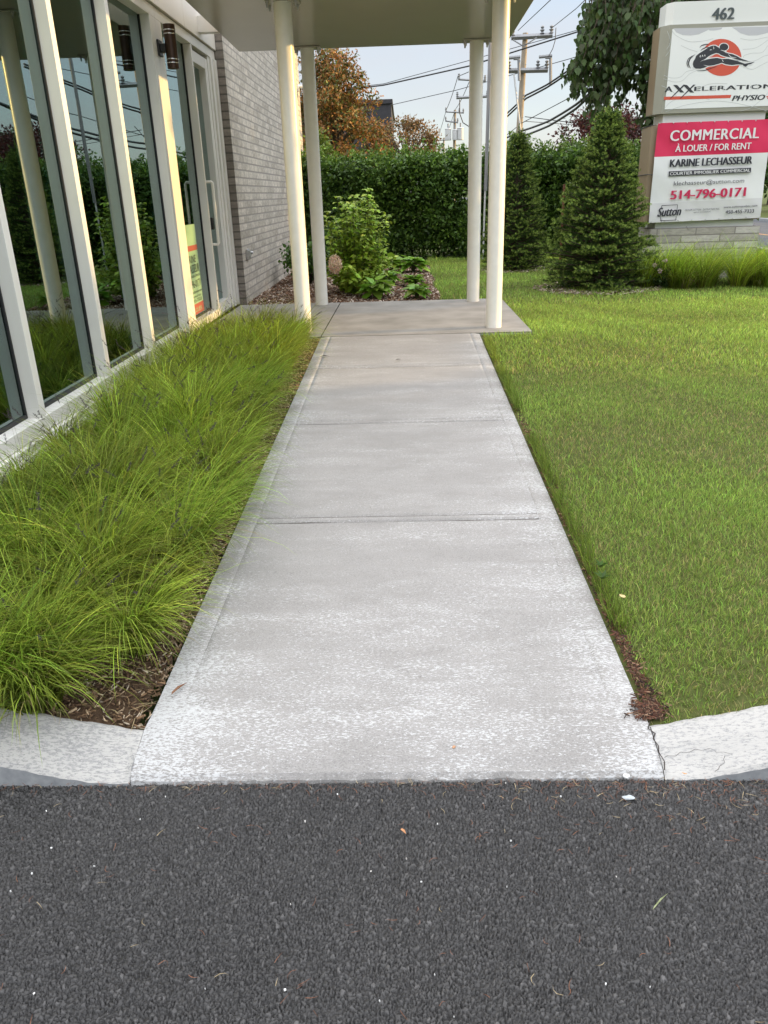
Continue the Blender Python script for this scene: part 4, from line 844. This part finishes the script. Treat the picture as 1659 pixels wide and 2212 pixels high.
q = at(724, 571, 10.72); dryhead(q, (.085, .085, .115)); q = at(797, 568, 11.4); dryhead(q, (.03, .03, .06))
# hostas
def hosta(u, v, Y, s, lab):
    q = at(u, v, Y); x, y, z = q[0], Y, .285; t = empty('hosta', (x, y, z), lab, 'hosta', 'hostas in the bed'); n = int(34)
    a = np.arange(n)*2.39996; k = np.linspace(.35, 1, n); base_ = np.tile([x, y, z], (n, 1)); mid = base_+np.stack([np.cos(a)*.35*s*k*.55, np.sin(a)*.35*s*k*.55, s*(.62-.38*k)+rng.normal(0, .015, n)], 1)
    D = np.stack([np.cos(a), np.sin(a), rng.normal(-.12, .25, n)+.35*(1-k)], 1); V, F = leaves(mid, D, np.tile([0, 0, 1.], (n, 1))+rdir(n)*.25, s*.52*rng.uniform(.8, 1.2, n), .62, LEAF6)
    big('foliage', V, [F], MLEAF, t, np.repeat(jit((.17, .31, .03), n, .2, .08), 6, 0)); bb = MB()
    for i in range(n): bb.tube([base_[i], mid[i]], [.006, .004], 4, False)
    bb.build('stalks', MSTEM, t); return t
for a_ in ((812, 642, 10.7, .40, 'nearest hosta of the row beside the hydrangea'), (836, 602, 12.3, .36, 'middle hosta of the row beside the hydrangea'), (845, 578, 14.4, .44, 'farthest hosta of the row beside the hydrangea'),
           (901, 645, 10.5, .30, 'small hosta at the front of the row by the lawn'), (894, 612, 12.0, .30, 'middle hosta of the row by the lawn'), (893, 584, 14.2, .46, 'large hosta at the back of the row by the lawn')): hosta(*a_)
# shrubs beside the brick wall
for (x, y, h, lab) in ((-1.55, 12.9, .75, 'low green shrub by the brick wall behind the left columns'), (-1.2, 14.6, 1.0, 'leafy shrub farther along the brick wall, behind the hydrangea')):
    t = empty('shrub', (x, y, .28), lab, 'shrub'); n = 22; d = rdir(n, .2); cen = np.array([x, y, .28+h*.5])+d*np.array([.34, .34, h*.36])*rng.uniform(.5, 1, (n, 1)); bb = MB()
    for q in cen: bb.tube([(x, y, .25), q], [.01, .004], 4, False)
    bb.build('stems', MWOODY, t); blobcrown('foliage', t, cen, np.full(n, .16), 60, .07, .6, [(.075, .15, .02), (.05, .11, .018)], (2, 2), LEAF6)
t = empty('rose_bush', (3.38, 10.95, .28), 'small dark bush with pale pink blossoms between the spruce and the tall grass', 'shrub'); n = 12; cen = np.array([3.42, 11.0, .45])+rdir(n)*np.array([.13, .12, .15]); bb = MB()
for q in cen: bb.tube([(3.42, 11.0, .25), q], [.008, .003], 4, False)
bb.build('stems', MWOODY, t); blobcrown('foliage', t, cen, np.full(n, .09), 45, .045, .6, [(.04, .085, .015), (.03, .06, .012)], (2, 2))
for q in ((3.33, 10.83, .60), (3.40, 10.80, .53), (3.47, 10.85, .65)):
    n = 30; d = rdir(n); V, F = leaves(np.array(q)+d*.012, d, rdir(n), np.full(n, .025), .8); big('blossom', V, [F], MPETAL, t, np.repeat(jit((.65, .50, .52), n, .1), 4, 0))
# golden cedar, turning trees, far brown tree, burgundy tree
tree('cedar', 'bright yellow green cedar peeping over the hedge beside the brick wall', 'cedar', -1.95, 20.0, 2.9, .75, 1.3, 1.65, 70, 90, .08, [(.15, .20, .02), (.20, .24, .025), (.09, .14, .02)], (3, 2, 2), tr=.07, cone=.8)
OR = [(.24, .115, .035), (.31, .14, .04), (.16, .125, .035), (.10, .12, .03), (.36, .20, .06)]
tree('copper_tree', 'copper and green tree rising over the hedge behind the brick wall', 'tree', -2.15, 26.5, 6, 2.5, 2.5, 3.35, 230, 100, .115, OR, (3, 2.2, 3, 3, .8), tr=.18, rmin=.25, cone=.62, clr=(.10, .19))
tree('brown_tree', 'smaller thin brown tree in front of the dark building', 'tree', .15, 33.5, 4.5, 1.35, 1.15, 3.2, 75, 75, .12, [(.16, .095, .04), (.20, .11, .045), (.10, .09, .03)], (2, 2, 1), tr=.12, clr=(.16, .30))
tree('burgundy_tree', 'dark burgundy tree showing between the spruce and the pylon sign', 'tree', 5.40, 22.5, 3.9, 1.35, 1.15, 2.45, 110, 90, .10, [(.075, .022, .022), (.12, .035, .025), (.05, .022, .02), (.05, .07, .02)], (3, 2, 2, 1), tr=.09, clr=(.18, .32))
# linden: hanging curtains of broad leaves beside and over the sign
ld = empty('linden_tree', (5.0, 14.2, .28), 'dark green linden tree with hanging leaf curtains behind and above the sign', 'tree')
lb_ = MB().tube([(5.0, 14.3, .2), (4.98, 14.3, 1.9), (5.05, 14.25, 3.4), (5.0, 14.2, 4.6)], [.16, .13, .11, .05], 10); P_, D_, N_ = [], [], []
strands = []
def strand(top, bot, n, wob=.06):
    top, bot = np.array(top), np.array(bot); sag = np.array([rng.normal(0, wob), rng.normal(0, wob), 0])
    for q in np.sort(rng.random(n)):
        c = top*(1-q)+bot*q+sag*math.sin(q*3.14)+rng.normal(0, .05, 3); a = rng.uniform(0, 6.283); P_.append(c); D_.append((math.cos(a)*.45, math.sin(a)*.45, -1.)); N_.append((math.cos(a)*.8+rng.normal(0, .4), math.sin(a)*.8-.5+rng.normal(0, .4), .5))
    strands.append((top, top*.5+bot*.5+sag, bot))
edge = [(1225, 175, 12.9), (1240, 205, 13.1), (1262, 150, 12.8), (1252, 200, 12.9), (1275, 235, 13.0), (1290, 262, 12.9), (1300, 232, 13.2), (1316, 200, 13.0), (1335, 178, 13.1), (1355, 185, 13.2), (1378, 200, 13.2), (1392, 240, 13.2), (1398, 285, 13.1), (1390, 262, 13.2), (1270, 190, 13.4), (1310, 180, 13.6), (1340, 160, 13.6), (1405, 230, 13.4), (1235, 185, 13.5), (1285, 222, 13.6)]
for (u, v, Y) in edge:
    b0 = at(u, v, Y); tpt = b0+np.array([(4.6-b0[0])*rng.uniform(.10, .32), rng.normal(.15, .15), 4.15-b0[2]+rng.normal(0, .2)])
    for _ in range(4): strand(tpt+rng.normal(0, .10, 3), b0+np.array([rng.normal(0, .05), rng.normal(0, .1), .03]), 42, .05)
for k in range(170):                                 # the mass of the crown
    a = rng.uniform(0, 6.283); r = 1.9*math.sqrt(rng.random()); x, y = 4.75+r*math.cos(a)*1.0, 14.5+r*.85*math.sin(a); zt = 4.0+rng.uniform(0, 1.6)*(1-(r/2.2)**2)+.2
    x = max(x, 3.05); strand((x, y, zt), (x+rng.normal(0, .1), y, zt-rng.uniform(.7, 1.6)), 34)
for (tp_, md, bt) in strands:
    lb_.tube([tp_, md, bt], [.010, .006, .002], 4, False)
for k in range(26):
    q = strands[int(rng.integers(len(strands)))][0]; lb_.tube([(5.0, 14.25, rng.uniform(2.9, 4.2)), (np.array([5, 14.25, 4.4])+q)/2+np.array([0, 0, .2]), q], [.045, .03, .01], 6, False)
lb_.build('trunk', MBARK, ld, True); P_, D_, N_ = map(np.array, (P_, D_, N_)); n = len(P_); V, F = leaves(P_, D_, N_, rng.uniform(.07, .118, n), .78, LEAF6)
big('crown', V, [F], MLEAF, ld, np.repeat(jit((.050, .084, .022), n, .34, .08), 6, 0))
# trees across the street
ac = [(17.5, 32, 5.5, 'dark broad tree across the street, behind the right edge of the sign'), (20, 42, 6, 'tall dark tree across the street at the far right'), (17, 21.5, 5.6, 'round green tree across the street, second nearest in the window reflections'), (17, 14.7, 8.2, 'green tree across the street mirrored in the windows'),
      (17.2, 5.0, 5.5, 'green tree across the street, level with the middle of the path'), (18, -.6, 7.2, 'green tree across the street beside the car park'), (19, -10, 7.5, 'large tree across the street behind the car park'), (24, 55, 7, 'far green tree at the end of the street')]
for (x, y, h, lab) in ac:
    tree('street_tree', lab, 'tree', x, y, h, h*.42, h*.42, .28+h*.55, 95, 120, .34, [(.05, .10, .018), (.07, .13, .02), (.035, .07, .015)], (3, 2, 2), tr=.16, g=.2, group='trees across the street', clr=(.26, .42))
# ------------------------------------------------------------ POLES AND LINES
MWOOD = noisy('pole_wood', (.28, .235, .18), (.38, .33, .26), 12, .85, .3, .1, stretch=(4, 4, .5)); MGREYM = noisy('grey_metal', (.20, .205, .215), (.26, .265, .27), 5, .5, .05); MXF = noisy('transformer_grey', (.50, .51, .50), (.58, .58, .57), 5, .5, .05); MWIRE = mat('wire', (.02, .02, .022), .6); MRUST = noisy('rusty_steel', (.12, .05, .03), (.19, .08, .045), 20, .8, .2)
def D3(x, y, Y): return at(829.5+x*.25, y*.25, Y)          # enlarged survey of the upper middle of the photograph
def upole(label, xt, yt, xb, yb, Y, rad, arms, xf=()):
    tp_, bt = D3(xt, yt, Y), D3(xb, yb, Y); d = (tp_-bt)/(tp_[2]-bt[2]); foot = bt-d*(bt[2]-.2); t = empty('utility_pole', foot, label, 'utility pole', 'utility poles')
    MB().tube([foot, (foot+tp_)/2, tp_], [rad*1.25, rad*1.1, rad*.85], 12).build('pole', MWOOD, t, True)
    for (xa, ya, xb_, yb_, th) in arms:
        a, b_ = D3(xa, ya, Y-rad*1.4), D3(xb_, yb_, Y-rad*1.4); ar = MB().tube([a, b_], th, 4).build('crossarm', MGREYM, t)
        for q in (0.03, .97, .75 if len(arms) < 3 else .3):
            c = a*(1-q)+b_*q; MB().lathe(c[0], c[1], [(.03, c[2]), (.03, c[2]+.06), (.075, c[2]+.07), (.03, c[2]+.10), (.075, c[2]+.16), (.03, c[2]+.19), (.06, c[2]+.24), (.02, c[2]+.28)], 8).build('insulator', MGREYM, ar)
    for (xa, ya, w_, h_) in xf:
        c = D3(xa, ya, Y-.25); MB().lathe(c[0], c[1], [(w_*.85, c[2]-h_), (w_, c[2]-h_*.95), (w_, c[2]+h_*.8), (w_*1.06, c[2]+h_*.82), (w_*1.06, c[2]+h_*.9), (w_*.5, c[2]+h_)], 14).build('transformer', MXF, t, True)
        MB().tube([c+np.array([0, 0, h_]), c+np.array([0, 0, h_+.28])], .05, 6).build('bushing', MGREYM, t)
    return t
p1 = upole('nearest wooden utility pole with two grey crossarms above the hedge', 1222, 285, 1165, 1200, 28, .095, [(1100, 325, 1455, 305, .075), (1068, 612, 1415, 605, .075)])
a0 = D3(1115, 345, 27.8); p1m = MB()
for (xa, ya) in ((1115, 345), (1320, 325)): p1m.tube([D3(xa, ya, 27.75), D3(1205, 400, 27.75)], .02, 5)
p1m.build('arm_brace', MGREYM, p1)
for (xa, ya) in ((1120, 510), (1395, 500)):
    c = D3(xa, ya, 27.7); MB().tube([c, c+np.array([.16, 0, -.02]), c+np.array([.2, 0, -.75 if xa > 1200 else -.6])], [.035, .05, .05], 6).tube([c+np.array([-.2, 0, .03]), c+np.array([.2, 0, .05])], .05, 6).build('cutout', MGREYM, p1)
MB().tube([D3(1122, 640, 27.6), D3(1180, 1125, 27.6)], .028, 5).build('ground_rod', MXF, p1)
upole('wooden utility pole in the distance carrying three grey transformers', 613, 950, 608, 1280, 60, .10, [(530, 965, 690, 975, .05), (530, 1045, 640, 1060, .05)], [(553, 1160, .21, .38), (660, 1155, .22, .40), (612, 1165, .17, .34)])
upole('farthest small wooden utility pole with one crossarm just above the hedge', 517, 1190, 515, 1290, 85, .10, [(455, 1213, 580, 1208, .05)])
upole('wooden utility pole mostly hidden behind the rear right column', 798, 560, 790, 1280, 45, .10, [(625, 845, 900, 832, .07), (640, 685, 880, 700, .05)])
gm2 = empty('light_mast', (1.66, 16.6, .28), 'slim grey metal mast behind the right columns', 'mast'); gb = at(1049, 400, 16.6)
MB().tube([at(1049, 412, 16.6), at(1060, 60, 16.6), at(1064, -90, 16.6)], .034, 8).build('upper_tube', MGREYM, gm2, True); MB().tube([(at(1043, 560, 16.6)[0], 16.6, .2), at(1048, 412, 16.6)], .018, 8).build('lower_conduit', MXF, gm2, True)
q = at(1219, 398, 15.6); tag(MB().box(q[0]-.018, q[0]+.018, 15.58, 15.62, .2, q[2]).build('steel_post', MRUST), 'rusty brown steel post standing between the two spruces', 'post')
sl = empty('street_lamp', (8.18, 45, .2), 'tiny distant street lamp above the hedge left of the linden', 'street lamp'); q = at(1205, 318, 45)
MB().tube([(q[0], 45, .2), (q[0], 45, q[2])], .06, 8).build('pole', MGREYM, sl); MB().box(q[0]-.05, q[0]+.38, 44.9, 45.1, q[2]-.06, q[2]+.04, .01).build('lamp_head', MGREYM, sl)
def wire(label, pts, r=.012, sag=0.):
    q = [at(u, v, Y) for u, v, Y in pts]; c = []
    for a, b_ in zip(q[:-1], q[1:]):
        L_ = np.linalg.norm(b_-a)
        for t in np.linspace(0, 1, 13)[:-1]: c.append(a*(1-t)+b_*t-np.array([0, 0, 4*sag*t*(1-t)*L_*.02]))
    c.append(q[-1]); return tag(MB().tube(c, r, 5).build('power_line', MWIRE), label, 'wire', 'overhead lines')
wire('thin wire from the top crossarm rising to the top edge beside the canopy', [(1119, 66, 28), (1189, 0, 20), (1225, -40, 17)], .010)
wire('thin wire from the right end of the top crossarm towards the linden', [(1190, 62, 28), (1244, 19, 23), (1300, -35, 18)], .010)
wire('thick sagging cable crossing from the copper tree past the columns to the linden', [(640, 207, 27), (829, 184, 26), (1012, 143, 25), (1244, 70, 24), (1330, 44, 24)], .020)
wire('thin wire strung just above the thick cable over the hedge', [(640, 203, 27), (829, 181, 26), (1012, 131, 25), (1244, 66, 24), (1330, 40, 24)], .009)
wire('wire crossing from the dark building roof to the leaves of the linden', [(844, 227, 34), (985, 195, 32), (1094, 165, 30), (1224, 129, 29), (1320, 100, 28)], .012)
for k, (d0, d1, nm) in enumerate(((0, 0, 'upper'), (7, 6, 'lower'))):
    wire(nm+' twisted cable between the nearest pole and the linden', [(1094, 246+d0, 30), (1136, 206+d0, 28), (1180, 184+d1, 27), (1222, 156+d1, 26), (1330, 90+d1, 24)], .028, .2)
    wire(nm+' thick black cable sagging from the nearest pole behind the linden', [(1060, 312+d0, 30), (1127, 283+d0*1.7, 28), (1185, 262+d0*1.5, 25), (1244, 226+d1*1.5, 22), (1310, 170, 19), (1420, 60, 16)], .032, .2)
wire('slim cable just above the two thick black cables', [(1094, 292, 30), (1127, 266, 28), (1244, 204, 24), (1330, 150, 22)], .012)
wire('pale thin strand running level from the nearest pole to the burgundy tree', [(1134, 252, 28), (1244, 266, 27), (1400, 276, 26)], .012)
wire('low thin wire running level behind the burgundy tree', [(1134, 262, 28), (1244, 270, 30), (1400, 282, 32)], .010)
wire('straight guy wire dropping to the distant street lamp', [(1240, 240, 40), (1208, 317, 45)], .016)
wire('distant line stepping down from the rear column to the farthest pole', [(1013, 155, 45), (989, 165, 45), (964, 237, 60), (939, 312, 85)], .018, .4)
wire('distant line joining the transformer pole to the hidden pole', [(1013, 178, 45), (983, 237, 60), (958, 303, 85)], .018, .4)
wire('dark jumper loop hanging from the hidden pole', [(993, 215, 44), (993, 245, 44), (1000, 265, 44), (1020, 278, 44)], .025)
wire('thin jumper from the top crossarm down to the lower one', [(1201, 60, 27.6), (1199, 88, 27.6), (1194, 105, 27.6), (1184, 124, 27.6)], .012)
db = empty('dark_building', (-2.5, 46, .2), 'black flat roofed building corner showing behind the copper tree', 'building')
MBLD = noisy('dark_cladding', (.028, .027, .032), (.04, .038, .045), 6, .6, .1); q = at(845, 224, 46); qL = at(690, 222, 46)
MB().box(qL[0]-6, q[0], 46, 58, .1, q[2]).build('wall', MBLD, db); MB().box(qL[0]-6.1, q[0]+.08, 45.92, 58.1, q[2], q[2]+.22, .02).build('roof', MBLD, db)
for k in range(4): MB().box(q[0]-1.6-2.2*k, q[0]-.5-2.2*k, 45.97, 45.99, q[2]-2.2, q[2]-1.0).build('window', mat('dark_window', (.02, .025, .03), .1), db)
